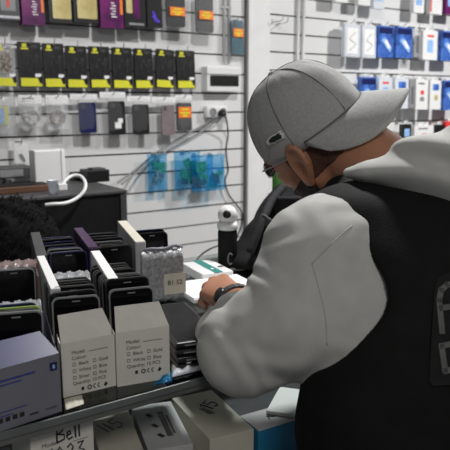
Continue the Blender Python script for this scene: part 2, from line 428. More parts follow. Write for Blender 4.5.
# second row: black packages with a yellow foot
R2 = 'black and yellow accessory packages in the second row'
def dark_pack(label, px, clear=False, roll=0):
    t, w, h = hang('accessory_package', label, 'package', R2, px, .05, roll)
    slab(t, 'pack', 'film' if clear else 'blackpack', -w/2, -h, w/2, 0, 0, .014, .003)
    if clear: pouch(t, 'cable', 'parts', w*.8, h*.6, .012, -h*.12, .004)
    slab(t, 'yellow_band', 'yellow', -w*.46, -h*.985, w*.46, -h*.80, -.0012, .0012, .001)
    o = slab(t, 'logo', 'yellow', -w*.32, -h*.12, -w*.12, -h*.035, -.001, .001, .006)
    slab(t, 'logo_text', 'yellow', -w*.38, -h*.165, -w*.06, -h*.13, -.001, .001, .001)
    bm = BM()
    for k in range(3): add_box(bm, (w*.18, -.0004, -h*(.075+.022*k)), (w*.28, .0008, h*.01))
    obj('fine_print', bm, 'greyink', t)
    if not clear:
        bm = BM(); add_tube(bm, smoothpath([(-w*.2, -.0006, -h*.55), (-w*.05, -.0006, -h*.3), (w*.1, -.0006, -h*.45), (w*.28, -.0006, -h*.28), (w*.2, -.0006, -h*.62)], 5), .0022, 6); obj('cable_picture', bm, 'ghost', t, True)
    slab(t, 'white_label', 'paper', w*.18, -h*.775, w*.45, -h*.70, -.0014, .001, .001)
    bm = BM(); add_prism(bm, [(w*.28, -h*.80), (w*.47, -h*.74), (w*.48, -h*.90), (w*.38, -h*.93)], .0012, Matrix.Translation((0, -.0022, 0))); obj('dark_emblem', bm, 'black', t)
    hook(t.location.x, t.location.z-.010, .075, rise=.03)
pk = [(18.5, 42, 41.5, 87), (43.5, 43.5, 64, 87.5), (66.5, 46, 87, 88), (89.5, 46.5, 109.5, 88), (112.5, 47.5, 132, 88.5), (134.5, 48.5, 152.5, 88.5), (157, 49.5, 174.5, 88), (176.5, 50.5, 194.5, 88.5)]
ordn = ['right beside the clear one at the left', 'above the silver cable bag', 'above the tan cable bag', 'above the blue case', 'above the black case with a white label', 'fourth counted from the breaker box', 'crumpled, second counted from the breaker box', 'nearest to the breaker box']
ordn[4] = 'fourth counted from the breaker box'; ordn[5] = 'third counted from the breaker box'
for i, px in enumerate(pk): dark_pack('black package with a yellow foot, second row, '+ordn[i], px, roll=.05 if i == 6 else random.uniform(-.012, .012))
dark_pack('clear package with brown contents and a yellow foot, left end of second row', (-6, 43, 15.5, 86.5), True)

# third row: bags with cables and cases
R3 = 'clear bags in the third row of the left wall'
def bag_thing(name, label, cat, px, off=.06):
    t, w, h = hang(name, label, cat, R3, px, off)
    hook(t.location.x, t.location.z-.010, off+.03, rise=.02)
    return t, w, h
t, w, h = bag_thing('cable_bag', 'clear bag with a yellow and grey card at the left end of the third row', 'bag', (-9, 94, 16, 136))
pouch(t, 'bag', 'filmdim', w, h, .03); slab(t, 'yellow_card', 'yellow', -w*.3, -h*.72, w*.16, -h*.30, -.003, .002); slab(t, 'grey_card', 'paleblue', -w*.4, -h*.70, w*.02, -h*.33, -.005, .002)
t, w, h = bag_thing('cable_bag', 'silvery cable bag with a white printed header, third row', 'bag', (18, 95, 42.5, 130))
pouch(t, 'bag', 'film', w, h*.95, .035); slab(t, 'header', 'paper', -w*.47, -h*.24, w*.47, 0, -.004, .002)
bm = BM(); add_box(bm, (-w*.08, -.0045, -h*.11), (w*.48, .001, h*.05)); add_box(bm, (-w*.1, -.0045, -h*.18), (w*.5, .001, h*.02)); obj('header_print', bm, 'greyink', t)
bm = BM()
for k in range(4): add_tube(bm, [(w*.34*math.cos(a)*(1-.14*k)+.004*k, -.004+.002*k, -h*.62+h*.17*math.sin(a)*(1-.1*k)) for a in np.linspace(0, 2*PI, 18)[:-1]],   .0055, 6, True)
add_box(bm, (w*.05, -.003, -h*.78), (w*.3, .012, h*.14), bev=.002); obj('cable', bm, 'cable', t, True)
t, w, h = bag_thing('cable_bag', 'tan cable bag with a plain white header, third row', 'bag', (45.5, 95, 68.5, 131))
pouch(t, 'bag', 'film', w, h, .03); slab(t, 'header', 'paper', -w*.47, -h*.26, w*.47, 0, -.004, .002)
bm = BM()
for k in range(4): add_tube(bm, [(w*.32*math.cos(a)*(1-.16*k), -.003+.002*k, -h*.62+h*.18*math.sin(a)*(1-.1*k)) for a in np.linspace(0, 2*PI, 18)[:-1]], .0055, 6, True)
obj('cable', bm, 'parts', t, True)
def case_bag(label, px, mc, fw=.6, ox=.1, extra=None):
    t, w, h = bag_thing('bagged_phone_case', label, 'phone case', px)
    pouch(t, 'bag', 'filmlite', w, h, .022); slab(t, 'header', 'paper', -w*.48, -h*.13, w*.48, 0, -.003, .003)
    o = slab(t, 'phone_case', mc, -w*fw/2+w*ox, -h*.93, w*fw/2+w*ox, -h*.2, -.008, .011, .010)
    slab(o, 'camera_cutout', 'ghost', -w*fw*.38+w*ox, -h*.34, -w*fw*.12+w*ox, -h*.235, -.009, .0012, .004)
    if extra: extra(t, w, h)
    return t
case_bag('navy blue phone case in a clear bag, third row', (70, 94, 98, 136), 'navy')
def lab(t, w, h): slab(t, 'white_label', 'paper', w*.02, -h*.80, w*.26, -h*.66, -.010, .001); slab(t, 'white_label', 'paper', w*.14, -h*.68, w*.32, -h*.58, -.0105, .001)
case_bag('black phone case with white label bits in a clear bag, third row', (99.5, 92, 126, 137.5), 'black', .62, .12, lab)
case_bag('plain black phone case in clear pack, left of the mauve case', (126.5, 96, 150.5, 137.5), 'black', .66, .06)
case_bag('mauve phone case in clear pack between black cases, third row', (151, 97, 175.5, 138), 'mauve', .52, .16)
def pr(t, w, h): price(t, w*.02, -h*.45, w*.72, h*.28, -.010)
case_bag('black phone case with orange sticker at the right end of the third row', (174.5, 95, 192, 133.5), 'darkgrey', .82, 0, pr)

# single packet low on the wall, and the blue antistatic bags
t, w, h = hang('cable_packet', 'white packet with a small black part, hanging below the cable bags', 'packet', None, (13, 142, 30, 176), .04)
pouch(t, 'bag', 'film', w, h, .02); slab(t, 'card', 'paper', -w*.42, -h*.62, w*.42, -h*.03, .001, .002)
bm = BM(); add_prism(bm, [(-w*.15, -h*.36), (w*.02, -h*.34), (w*.22, -h*.55), (w*.12, -h*.60), (-w*.08, -h*.46)], .004, Matrix.Translation((0, -.004, 0))); obj('black_part', bm, 'black', t)
hook(t.location.x, t.location.z-.008, .06)
def blue_bag(label, px, off, m2='pcb'):
    t, w, h = hang('antistatic_bag', label, 'bag', 'blue antistatic bags', px, off)
    pouch(t, 'bag', 'bluefilm', w, h, .03)
    for k in range(8):
        bm = BM(); add_box(bm, (random.uniform(-.26, .26)*w, random.uniform(-.006, .004)-.004, -h*random.uniform(.25, .82)), (w*random.uniform(.25, .5), .003, h*random.uniform(.14, .30)), rot=(0, random.uniform(-.6, .6), 0)); obj('circuit_board', bm, (m2, 'pcb', 'darkgrey')[k % 3], t)
    hook(t.location.x, t.location.z-.008, off+.03)
blue_bag('narrow blue bag of small parts, left of the other blue bags', (147.5, 154, 167, 191), .04, 'parts')
blue_bag('blue bag of green circuit boards, left one of the overlapping three', (174, 151.5, 200, 189.5), .05)
blue_bag('blue bag of green circuit boards, middle one of the overlapping three', (191, 155, 213, 191.5), .085)
blue_bag('bright blue bag, right one of the overlapping three', (206, 154.5, 224.5, 190), .055, 'bluefilm')

# right wall
def r_pack(label, px, m, deco, off=.09, film_=False, d=.03):
    t, w, h = hang('accessory_package', label, 'package', 'packages on the right wall', px, off)
    slab(t, 'pack', m, -w/2, -h, w/2, 0, 0, d, .004)
    slab(t, 'hang_tab', 'white', -w*.25, -.004, w*.25, .02, .01, .002, .004)
    deco(t, w, h)
    hook(t.location.x, t.location.z+.008, off+.015)
def d_clear(t, w, h):
    slab(t, 'inner_card', 'paper', -w*.36, -h*.90, w*.36, -h*.12, -.0012, .001, .004)
    bm = BM(); add_tube(bm, smoothpath([(-w*.2, -.002, -h*.8), (w*.2, -.002, -h*.6), (-w*.2, -.002, -h*.45), (w*.2, -.002, -h*.25)], 5), .0018, 6); obj('cable_picture', bm, 'grey', t, True)
def d_blue(t, w, h):
    bm = BM(); add_prism(bm, [(-w*.3, -h*.45), (-w*.05, -h*.36), (w*.36, -h*.68), (w*.30, -h*.84), (0, -h*.66)], .001, Matrix.Translation((0, -.0012, 0))); obj('pale_picture', bm, 'paleblue', t)
    slab(t, 'title_band', 'navy', -w*.44, -h*.24, w*.44, -h*.05, -.001, .001)
    bm = BM(); add_prism(bm, [(-w*.12, -h*.48), (w*.06, -h*.43), (w*.30, -h*.66), (w*.18, -h*.72)], .001, Matrix.Translation((0, -.002, 0))); obj('white_picture', bm, 'paper', t)
def d_plain(t, w, h): slab(t, 'picture', 'silver', -w*.2, -h*.85, w*.2, -h*.25, -.001, .001, .004)
def d_red(t, w, h):
    slab(t, 'red_logo', 'red', -w*.22, -h*.22, w*.25, -h*.15, -.001, .001, .003)
    slab(t, 'pale_panel', 'paleblue', -w*.2, -h*.75, w*.2, -h*.32, -.0008, .0008, .003)
def d_red2(t, w, h):
    slab(t, 'title', 'greyink', -w*.3, -h*.16, w*.2, -h*.11, -.001, .001); slab(t, 'red_logo', 'red', -w*.12, -h*.50, w*.16, -h*.36, -.001, .001, .006); slab(t, 'picture', 'grey', -w*.15, -h*.72, w*.18, -h*.58, -.001, .001, .004)
def d_bl2(t, w, h):
    slab(t, 'blue_title', 'blueprint', -w*.25, -h*.34, w*.3, -h*.12, -.001, .001, .003); slab(t, 'yellow_mark', 'gold', -w*.1, -h*.68, w*.2, -h*.5, -.001, .001, .003)
def d_side(t, w, h): slab(t, 'red_edge', 'red', -w*.49, -h*.95, -w*.38, -h*.02, -.001, .001, .001)
def d_none(t, w, h): slab(t, 'picture', 'paleblue', -w*.3, -h*.8, w*.3, -h*.3, -.0008, .0008, .003)
mid = [('clear white cable pack, leftmost in the upper right-wall row', (344.5, 24, 359.5, 57), 'foil', d_clear),
       ('clear white cable pack, second from left in the upper right-wall row', (362, 25.5, 375.5, 58), 'foil', d_clear),
       ('bright blue pack, left one of the two touching blue packs', (378, 26, 393, 57.5), 'blueprint', d_blue),
       ('bright blue pack, right one of the two touching blue packs', (396, 27, 412, 58), 'blueprint', d_blue),
       ('grey clear pack right of the two touching blue packs', (413.5, 29.5, 421, 57), 'filmdim', d_plain),
       ('white pack with a small red logo, upper right-wall row', (422.5, 30.5, 437, 60), 'white', d_red),
       ('blue pack cut by the right picture edge, upper right-wall row', (441, 31, 455, 61), 'blueprint', d_blue)]
for q in mid: r_pack(*q)
low = [('blue pack just above the cap visor, lower right-wall row', (360.5, 77, 376, 108), 'blueprint', d_blue),
       ('white pack just above the cap visor, lower right-wall row', (378.5, 77, 391.5, 108), 'foil', d_red),
       ('white and blue pack at the tip of the cap visor', (394.5, 78, 408, 108.5), 'foil', d_bl2),
       ('grey pack right of the cap visor tip', (409, 79, 415, 108), 'grey', d_plain),
       ('white pack with red mark, lower right-wall row', (415.5, 79.5, 427.5, 109.5), 'white', d_red2),
       ('white pack with blue title and yellow mark, lower right-wall row', (429.5, 80.5, 440.5, 109.5), 'white', d_bl2),
       ('blue pack cut by the right picture edge, lower right-wall row', (443.5, 80.5, 456, 110), 'blueprint', d_blue)]
for q in low: r_pack(*q)
top = [('white box bottom at the top edge, leftmost on the right wall', (335, -30, 348, 2.5), 'white', d_none),
       ('white box bottom at the top edge, second from left on the right wall', (358, -30, 370, 5.5), 'white', d_none),
       ('white box bottom at the top edge, third from left on the right wall', (373.5, -30, 384, 9), 'foil', d_none),
       ('white box at the top edge left of the red edged box', (413.5, -25, 424, 13), 'white', d_none),
       ('white box with a red left edge at the top right', (430, -25, 442, 14.5), 'white', d_side),
       ('dark purple box at the top right corner', (445, -25, 458, 15), 'purple', d_none)]
for q in top: r_pack(*q)
bot = [('dark pack behind the man\'s neck on the right wall', (402.5, 124, 411, 140), 'black', d_none), ('white pack with grey print just above the hood', (414, 125.5, 433, 148), 'white', d_red2), ('black pack just above the hood, beside the red one', (436, 124.5, 444, 150), 'black', d_none), ('red pack at the right picture edge above the hood', (445, 121, 458, 150), 'red', d_none)]
for q in bot: r_pack(*q)
hk = ony(273, 22, WY); hook(hk.x, hk.z, .09, 'empty steel hook on the right wall panel, left one beside the trim', None, .03)
hk = ony(278, 24, WY); hook(hk.x, hk.z, .09, 'empty steel hook on the right wall panel, right one beside the trim', None, .03)

# ------------------------------------------------------------------ the counter
ZC = 1.01
CX0, CX1, CY0, CY1 = -.35, 2.0, .785, 1.46
t = thing('glass_counter', 'long glass display counter with cartons on it and below its top', 'counter', (CX0, CY0, 0))
LX, LY = CX1-CX0, CY1-CY0
bm = BM(); add_box(bm, (LX/2, LY/2+.004, ZC-.0055), (LX, LY-.008, .011)); tg = obj('glass_top', bm, 'glass', t)
bm = BM(); add_box(bm, (LX/2, .002, ZC-.0055), (LX, .004, .011), bev=.001); obj('polished_edge', bm, 'glassedge', t)
bm = BM(); add_box(bm, (LX/2, .012, ZC-.016), (LX, .016, .010), bev=.001); obj('front_rail', bm, 'alu', t)
bm = BM(); add_box(bm, (LX/2, LY-.012, ZC-.016), (LX, .016, .010), bev=.001); obj('rear_rail', bm, 'alu', t)
ZS = .80
bm = BM(); add_box(bm, (LX/2, LY/2, ZS-.009), (LX-.01, LY-.02, .018)); obj('shelf', bm, 'darkgrey', t)
bm = BM(); add_box(bm, (LX/2, LY/2, .36), (LX-.004, LY-.02, .72), bev=.004); obj('base_cabinet', bm, 'darkgrey', t)
bm = BM(); add_box(bm, (LX/2, LY-.008, (.72+ZC-.021)/2), (LX-.01, .012, ZC-.021-.72)); obj('back_panel', bm, 'darkgrey', t)
for x in (.015, LX-.015):
    for y in (.02, LY-.02):
        bm = BM(); add_box(bm, (x, y, (.72+ZC-.021)/2), (.018, .018, ZC-.021-.72), bev=.001); obj('post', bm, 'alu', t)

# ------------------------------------------------------------------ cartons with phone screens
def local(o, ang, x, y, z=ZC):
    c, s = math.cos(ang), math.sin(ang)
    return Vector((o[0]+x*c-y*s, o[1]+x*s+y*c, z))
def print_block(t, w, h, rows, y=-.0006):
    """the printed form of a spare-part carton"""
    s = h*.088
    text('model_print', 'Model:', s*1.05, 'greyink', t, (w*.18, y, h*.77))
    bm = BM(); add_box(bm, (w*.68, y, h*.775), (w*.36, .0004, .0006)); obj('model_line', bm, 'greyink', t)
    text('colour_print', 'Colour:', s, 'greyink', t, (w*.18, y, h*.665))
    z = .55
    for a, b in rows:
        text('tick_print', a, s, 'greyink', t, (w*.30, y, h*z)); text('tick_print', b, s, 'greyink', t, (w*.68, y, h*z))
        for cx in (.22, .60):
            bm = BM()
            for dx, dz, sx, sz in ((0, .045, .055, .006), (0, -.005, .055, .006), (-.027, .02, .006, .055), (.027, .02, .006, .055)):
                add_box(bm, (w*cx+dx*w, y, h*(z+.012)+dz*w), (sx*w, .0004, sz*w+.0002))
            obj('tick_box', bm, 'greyink', t)
        z -= .125
    text('quantity_print', 'Quantity: 10 PCS', s, 'greyink', t, (w*.18, y, h*(z+.02)))
    zi = h*(z-.115)
    bm = BM()
    add_box(bm, (w*.36, y, zi+.003), (w*.05, .0005, w*.06))
    for a in np.linspace(0, 2*PI, 13)[:-1]: add_box(bm, (w*.49+.0028*math.cos(a), y, zi+.003+.0028*math.sin(a)), (.0014, .0005, .0014))
    for cx in (.60, .68):
        for a in np.linspace(PI*.55, PI*1.45, 7): add_box(bm, (w*cx+.0026*math.cos(a), y, zi+.003+.0028*math.sin(a)), (.0012, .0005, .0012))
    add_prism(bm, [(w*.76, zi), (w*.80, zi+.006), (w*.84, zi+.002), (w*.80, zi-.001)], .0005, Matrix.Translation((0, y, 0)))
    obj('handling_marks', bm, 'ink', t)
def tray(t, w, h, th, depth, ang, m):
    sx, sy = -math.sin(YAW-ang)*depth, math.cos(YAW-ang)*depth
    def sheet(name, x0, x1, y0, z0, z1):
        bm = BM()
        q = [(x0, y0), (x1, y0), (x1+sx, y0+sy), (x0+sx, y0+sy)]
        A = [bm.verts.new((x, y, z0)) for x, y in q]; B = [bm.verts.new((x, y, z1)) for x, y in q]
        bm.faces.new(A[::-1]); bm.faces.new(B)
        for i in range(4): bm.faces.new((A[i], A[(i+1) % 4], B[(i+1) % 4], B[i]))
        obj(name, bm, m, t)
    sheet('side_wall', 0, th, th, 0, h*.92); sheet('side_wall', w-th, w, th, 0, h*.92)
    sheet('bottom', th, w-th, th, 0, th)
    bm = BM(); add_box(bm, (w/2+sx, sy+th/2, h*.46), (w-2*th, th, h*.92)); obj('back_wall', bm, m, t)
YAW = -math.radians(14)
def open_carton(name, label, bl, br, h, depth, m, flap, flapm=None, deco=None):
    """tray carton: front wall, side walls, back wall, floor and a front flap folded back on top"""
    a = onz(*bl, ZC); b = onz(*br, ZC)
    w = math.hypot(b.x-a.x, b.y-a.y); ang = math.atan2(b.y-a.y, b.x-a.x)
    t = thing(name, label, 'carton', (a.x, a.y, ZC), ang, 'cartons at the front of the counter')
    th = .0015
    bm = BM(); add_box(bm, (w/2, th/2, h/2), (w, th, h)); obj('front_wall', bm, m, t)
    tray(t, w, h, th, depth, ang, m)
    # flap: trapezoid hinged on the front edge
    dy, dz, ins = flap
    v = [(0, 0, h), (w, 0, h), (w-ins, dy, h+dz), (ins, dy, h+dz)]
    n = (Vector(v[1])-Vector(v[0])).cross(Vector(v[3])-Vector(v[0])).normalized()*th
    bm = BM(); A = [bm.verts.new(p) for p in v]; B = [bm.verts.new(Vector(p)-n) for p in v]
    bm.faces.new(A); bm.faces.new(B[::-1])
    for i in range(4): bm.faces.new((A[i], B[i], B[(i+1) % 4], A[(i+1) % 4]))
    obj('flap', bm, flapm or m, t)
    if deco: deco(t, w, h)
    return t, w, ang, a
PHONE_W, PHONE_H = .070, .124
def make_phone(edge='darkgrey', face='screen'):
    t = thing('phone_screen', 'thin dark phone screen standing on edge in a counter row', 'phone screen')
    bm = BM(); add_prism(bm, rrect(-PHONE_W/2, 0, PHONE_W/2, PHONE_H, .009), .006, Matrix.Translation((0, -.003, 0))); obj('frame', bm, edge, t)
    bm = BM(); add_prism(bm, rrect(-PHONE_W/2+.0022, .0022, PHONE_W/2-.0022, PHONE_H-.0022, .008), .0012, Matrix.Translation((0, -.0038, 0))); obj('glass', bm, face, t)
    bm = BM(); add_box(bm, (0, -.0042, PHONE_H-.007), (.012, .0006, .0016)); obj('ear_slot', bm, 'grey', t)
    return t
PROTO = {k: make_phone('darkgrey' if k == 'grey' else k) for k in ('darkgrey', 'silver', 'black', 'navy', 'green_edge', 'grey')}
used = set()
def phone(kind, loc, ang, lean, label, group, sc=1, roll=0):
    p = PROTO[kind]
    if kind in used: p = copy_tree(p)
    used.add(kind)
    p.location = loc; p.rotation_euler = Euler((-lean, roll, ang)); p.scale = (sc, 1, sc)
    tag(p, label, 'phone screen', group)
    return p
for k, p in PROTO.items(): pass
def row(o, ang, ys, kinds, w, label, group, zs=None, special={}):
    for i, (y, k) in enumerate(zip(ys, kinds)):
        loc = local(o, ang, w/2+random.uniform(-.003, .003), y, ZC+.002+(zs[i] if zs else random.uniform(0, .006)))
        phone(k, loc, ang+random.uniform(-.03, .03), .10+random.uniform(-.02, .02), special.get(i, label), group, 1.0, random.uniform(-.025, .02))
# carton with the white form, left of the pair
def deco_b(t, w, h): print_block(t, w, h, [('Black', 'Gold'), ('White', 'Blue'), ('Silver', 'Pink')])
def deco_c(t, w, h): print_block(t, w, h*1.0, [('Black', 'Gold'), ('White', 'Blue')])
def deco_a(t, w, h):
    for z, n, wd, ht in ((.80, 9, .0062, .0024), (.73, 6, .0060, .0016), (.30, 7, .0060, .0012), (.235, 4, .0058, .0012)):
        bm = BM()
        for k in range(n): add_box(bm, (w*.02+.0062*k, -.0005, h*z), (wd*.99, .0005, ht*(.75+.25*((k*5) % 3)/2)))
        obj('small_print', bm, 'blueink', t)
    bm = BM()
    for k in range(4):
        cx = w*.06+.0095*k
        add_box(bm, (cx, -.0005, h*.17), (.0062, .0005, .0062), bev=.0001)
    add_box(bm, (w*.56, -.0005, h*.12), (.012, .0005, .002)); obj('handling_marks', bm, 'ink', t)
    bm = BM()
    for k in range(5): add_box(bm, (w*.76+.0033*k, -.0005, h*.12), (.0024, .0005, .0024))
    obj('code_print', bm, 'greyink', t)
    o = slab(t, 'blue_badge', 'navy', w*.84, h*.74, w*.95, h*.87, -.0012, .001, .0005)
    slab(o, 'badge_mark', 'paleblue', w*.875, h*.77, w*.915, h*.84, -.0018, .001, .002)
# the left box is a closed box with a shiny lid
a = onz(-3, 433, ZC); b = onz(62, 411, ZC); ang = math.atan2(b.y-a.y, b.x-a.x); w = math.hypot(b.x-a.x, b.y-a.y)
tA = thing('screen_carton', 'lilac grey carton with a shiny blue violet lid, leftmost at the counter front', 'carton', (a.x, a.y, ZC), ang, 'cartons at the front of the counter')
hA = .083
th = .0015
bm = BM(); add_box(bm, (w/2, th/2, hA/2), (w, th, hA)); obj('front_wall', bm, 'lilac', tA)
tray(tA, w, hA, th, .21, ang, 'lilac')
bm = BM(); v = [(0, 0, hA), (w, 0, hA), (w-.008, .038, hA+.022), (.004, .038, hA+.022)]
A = [bm.verts.new(p) for p in v]; B = [bm.verts.new(Vector(p)-Vector((0, -.0008, .0015))) for p in v]
bm.faces.new(A); bm.faces.new(B[::-1])
for i in range(4): bm.faces.new((A[i], B[i], B[(i+1) % 4], A[(i+1) % 4]))
obj('lid', bm, 'iri', tA)
deco_a(tA, w, hA)
open_carton('screen_carton', 'white carton with three rows of tick boxes, between lilac carton and its twin', (63.5, 398), (116, 385.5), .080, .21, 'card', (.030, .032, .006), 'board', deco_b)
open_carton('screen_carton', 'white carton with two rows of tick boxes, beside the black tablets', (117.5, 387), (170, 378), .083, .21, 'card', (.030, .030, .006), 'board', deco_c)

# slim boxes on edge between the rows
def slim(label, p0, p1, wd, m, topm, ztop=1.14, txt=True):
    """p0 near end, p1 far end: pixels on the top face centre line"""
    a = onz(*p0, ztop); b = onz(*p1, ztop)
    L = math.hypot(b.x-a.x, b.y-a.y); ang = math.atan2(b.y-a.y, b.x-a.x)
    t = thing('slim_box', label, 'box', (a.x, a.y, ZC), ang, None)
    bm = BM(); add_box(bm, (L/2, 0, (ztop-ZC)/2), (L, wd, ztop-ZC), bev=.002); obj('carton', bm, m, t)
    if topm: bm = BM(); add_box(bm, (L/2, 0, ztop-ZC-.0006), (L-.002, wd-.001, .003), bev=.001); obj('lid', bm, topm, t)
    if txt:
        bm = BM()
        for k in range(3): add_box(bm, (L*(.16+.06*k), wd/2, (ztop-ZC)*.62), (.006, .0008, .02-.004*k))
        obj('side_print', bm, 'greyink', t)
slim('white topped slim box standing on edge behind the lilac carton', (55.5, 289), (40.5, 256), .015, 'greycard', 'paper', 1.14)
slim('white topped slim box standing on edge between the two white cartons', (113.5, 279.5), (95, 251), .018, 'greycard', 'paper', 1.14)
slim('white topped slim box standing on edge farthest back, before the slatted wall', (140.5, 242), (122, 221), .022, 'greycard', 'cream', 1.14)
slim('dark grey slim box standing on edge in the back row', (41.5, 255), (35, 232), .020, 'darkgrey', None, 1.14, False)
slim('dark purple slim box standing on edge in the back row', (93.5, 247.5), (78, 228), .020, 'plum', 'plum', 1.14, False)

YAW = -math.radians(14)
GA, GB, GC = 'dark screens behind the lilac carton', 'dark screens behind the left white carton', 'dark screens behind the right white carton'
row((.188, .855), YAW, [0, .021, .040, .056], ['silver', 'darkgrey', 'green_edge', 'navy'], .085, 'dark phone screen behind the lilac carton', GA, [.006, .002, .0, .0],
    {0: 'black phone screen with silver rim, front one behind the lilac carton', 2: 'green rimmed phone screen behind the lilac carton', 3: 'navy phone screen in front of the bubble wrap roll, behind the lilac carton', 1: 'grey rimmed phone screen between the silver rimmed and green rimmed ones'})
row((.292, .893), YAW, [0, .016, .030, .043, .056, .070, .084, .098, .112], ['silver', 'black', 'grey', 'darkgrey', 'darkgrey', 'black', 'grey', 'black', 'darkgrey'], .085, 'dark phone screen in the row behind the left white carton', GB, None,
    {0: 'silver rimmed phone screen, front one behind the left white carton'})
row((.379, .885), YAW, [0, .026, .046, .064, .080, .098, .116, .134, .152, .17], ['silver', 'black', 'darkgrey', 'black', 'grey', 'darkgrey', 'black', 'grey', 'black', 'darkgrey'], .08, 'dark phone screen in the row behind the right white carton', GC, [.002, .012, .006, .004, .003, .0, .002, 0, 0, 0],
    {0: 'silver rimmed black phone screen, front one behind the right white carton'})
GB2, GC2, GD2 = 'dark screens behind the dark slim box', 'dark screens between the purple box and farthest white slim box', 'dark screens right of farthest white slim box'
row((.262, 1.095), YAW, [0, .018], ['silver', 'darkgrey'], .08, 'dark phone screen left of the dark grey slim box', 'dark screens left of the dark slim box', None,
    {0: 'silver rimmed phone screen between the two bubble wrapped rolls at left', 1: 'grey rimmed phone screen between the two bubble wrapped rolls at left'})
row((.385, 1.165), YAW, [0, .02, .042, .064, .086, .108, .13, .15], ['navy', 'darkgrey', 'silver', 'navy', 'grey', 'navy', 'darkgrey', 'navy'], .075, 'dark phone screen between the dark slim box and the purple box', GB2)
row((.482, 1.160), YAW, [0, .024, .048, .072, .098, .124, .15], ['black', 'grey', 'black', 'silver', 'black', 'grey', 'darkgrey'], .075, 'dark phone screen between the purple box and the farthest white slim box', GC2)
row((.592, 1.175), YAW, [.07, .095], ['black', 'navy'], .075, 'dark phone screen', GD2, [.004, .006],
    {0: 'black phone screen right of farthest white slim box, nearer one', 1: 'navy phone screen right of farthest white slim box, farther one'})

# bubble wrap rolls and plastic wrapped stacks
def wrapped(name, label, o, ang, w, d, h, m, y=0, z0=ZC):
    loc = local(o, ang, 0, y, z0)
    t = thing(name, label, 'bubble wrap', loc, ang)
    bm = BM()
    n = 40; prof = rrect(0, 0, d, h, min(d, h)*.35, 5)
    rings = []
    for i in range(n+1):
        x = w*i/n
        rings.append([bm.verts.new((x, p[0]+.0014*math.sin(9*i+7*k), p[1]+.0012*math.sin(i*2.3+k*1.7)+.0016*math.sin(i*.7+k*.9))) for k, p in enumerate(prof)])
    for A, B in zip(rings, rings[1:]):
        for k in range(len(prof)): bm.faces.new((A[k], A[(k+1) % len(prof)], B[(k+1) % len(prof)], B[k]))
    bm.faces.new(rings[0][::-1]); bm.faces.new(rings[-1])
    obj('wrap', bm, m, t, True)
    bm = BM(); add_box(bm, (w*.5, d*.5, h*.45), (w*.82, d*.5, h*.7), bev=.004); obj('contents', bm, 'darkgrey', t)
    return t
wrapped('bubble_wrap_bundle', 'grey bubble wrapped bundle behind the navy screen at the left', (.193, .855), YAW, .080, .055, .117, 'bubble', .070)
wrapped('bubble_wrap_bundle', 'reddish bubble wrapped bundle left of the dark grey slim box', (.262, 1.095), YAW, .084, .07, .125, 'bubblered', .045)
wrapped('bubble_wrap_bundle', 'grey bubble wrapped bundle between the two front white topped slim boxes', (.300, .893), YAW, .076, .075, .120, 'bubble', .130)
tb = wrapped('plastic_wrapped_stack', 'clear plastic wrapped stack with a printed label, right of farthest slim box', (.576, 1.155), YAW+.03, .088, .05, .110, 'bubble', .0)
bm = BM(); add_tube(bm, smoothpath([(0, .02, .108), (.02, .012, .114), (.05, .012, .112), (.075, .015, .117), (.092, .02, .11)], 5), .0035, 8); obj('seal_fold', bm, 'lilac', tb, True)
slab(tb, 'label_card', 'cream', .045, .018, .092, .062, -.003, .0012, .001)
text('label_print', 'B1 52', .014, 'ink', tb, (.052, -.0036, .038)); 
for c in tb.children:
    if c.name.startswith('label_print'): c['label'] = 'black printed characters on the beige label'

# black tablets in a pile right of the cartons
q = [onz(*p, 1.048) for p in ((171, 350), (203, 344), (192, 304), (166, 303))]
cx = sum((p.x for p in q), 0)/4; cy = sum((p.y for p in q), 0)/4
ang = math.atan2(q[1].y-q[0].y, q[1].x-q[0].x)
names = ['bottom one', 'second from the bottom', 'second from the top', 'topmost']
for k in range(4):
    t = thing('tablet', 'black tablet, %s of the pile beside the white carton' % names[k], 'tablet', (cx-.004+.001*k, cy+.004*(k-2), ZC+.001+.0105*k), -.26+.03*(k % 2), 'black tablets in a pile')
    bm = BM(); add_box(bm, (0, 0, .0047), (.078+.002*(k % 2), .205, .0094), bev=.003); obj('body', bm, 'black', t)
    bm = BM(); add_box(bm, (0, 0, .0094), (.068, .19, .0006)); obj('glass', bm, 'blackmatte', t)
    bm = BM(); add_box(bm, (0, -.1027, .0047), (.05, .0006, .002)); obj('edge_line', bm, 'grey', t)
# plastic bags in front of the tablets, cream card
def crumple(name, label, pix, z, m, hh=.012, cat='bag'):
    w = [onz(*p, z) for p in pix]; c = sum(w, Vector())/4
    t = thing(name, label, cat, (c.x, c.y, z))
    bm = BM(); n = 14; G = []; 
    for i in range(n+1):
        Rr = []
        for j in range(n+1):
            u, v = i/n, j/n
            p = (w[0]*(1-u)+w[1]*u)*(1-v)+(w[3]*(1-u)+w[2]*u)*v - c
            e = (math.sin(PI*u)*math.sin(PI*v))**.5
            Rr.append(bm.verts.new((p.x, p.y, .001+hh*e*(.6+.4*math.sin(11*u+4*v)*math.cos(8*v-6*u)))))
        G.append(Rr)
    for i in range(n):
        for j in range(n): bm.faces.new((G[i][j], G[i+1][j], G[i+1][j+1], G[i][j+1]))
    o = obj('sheet', bm, m, t, True)
    md = o.modifiers.new('thickness', 'SOLIDIFY'); md.thickness = .0008; md.offset = 1
crumple('clear_bag', 'clear crumpled plastic bag on the counter edge before the tablets', [(172, 378), (204, 370), (200, 357), (172, 363)], ZC, 'foil', .014)
crumple('blue_bag', 'small blue crumpled plastic bag at the counter edge beside the white carton', [(152, 386), (172, 382), (172, 373), (168, 377)], ZC, 'bluefilm', .008)
crumple('card_slip', 'cream card slip on the counter edge below the left white carton', [(66, 411), (84, 405), (82, 396), (64, 400)], ZC, 'cream', .002, 'card')

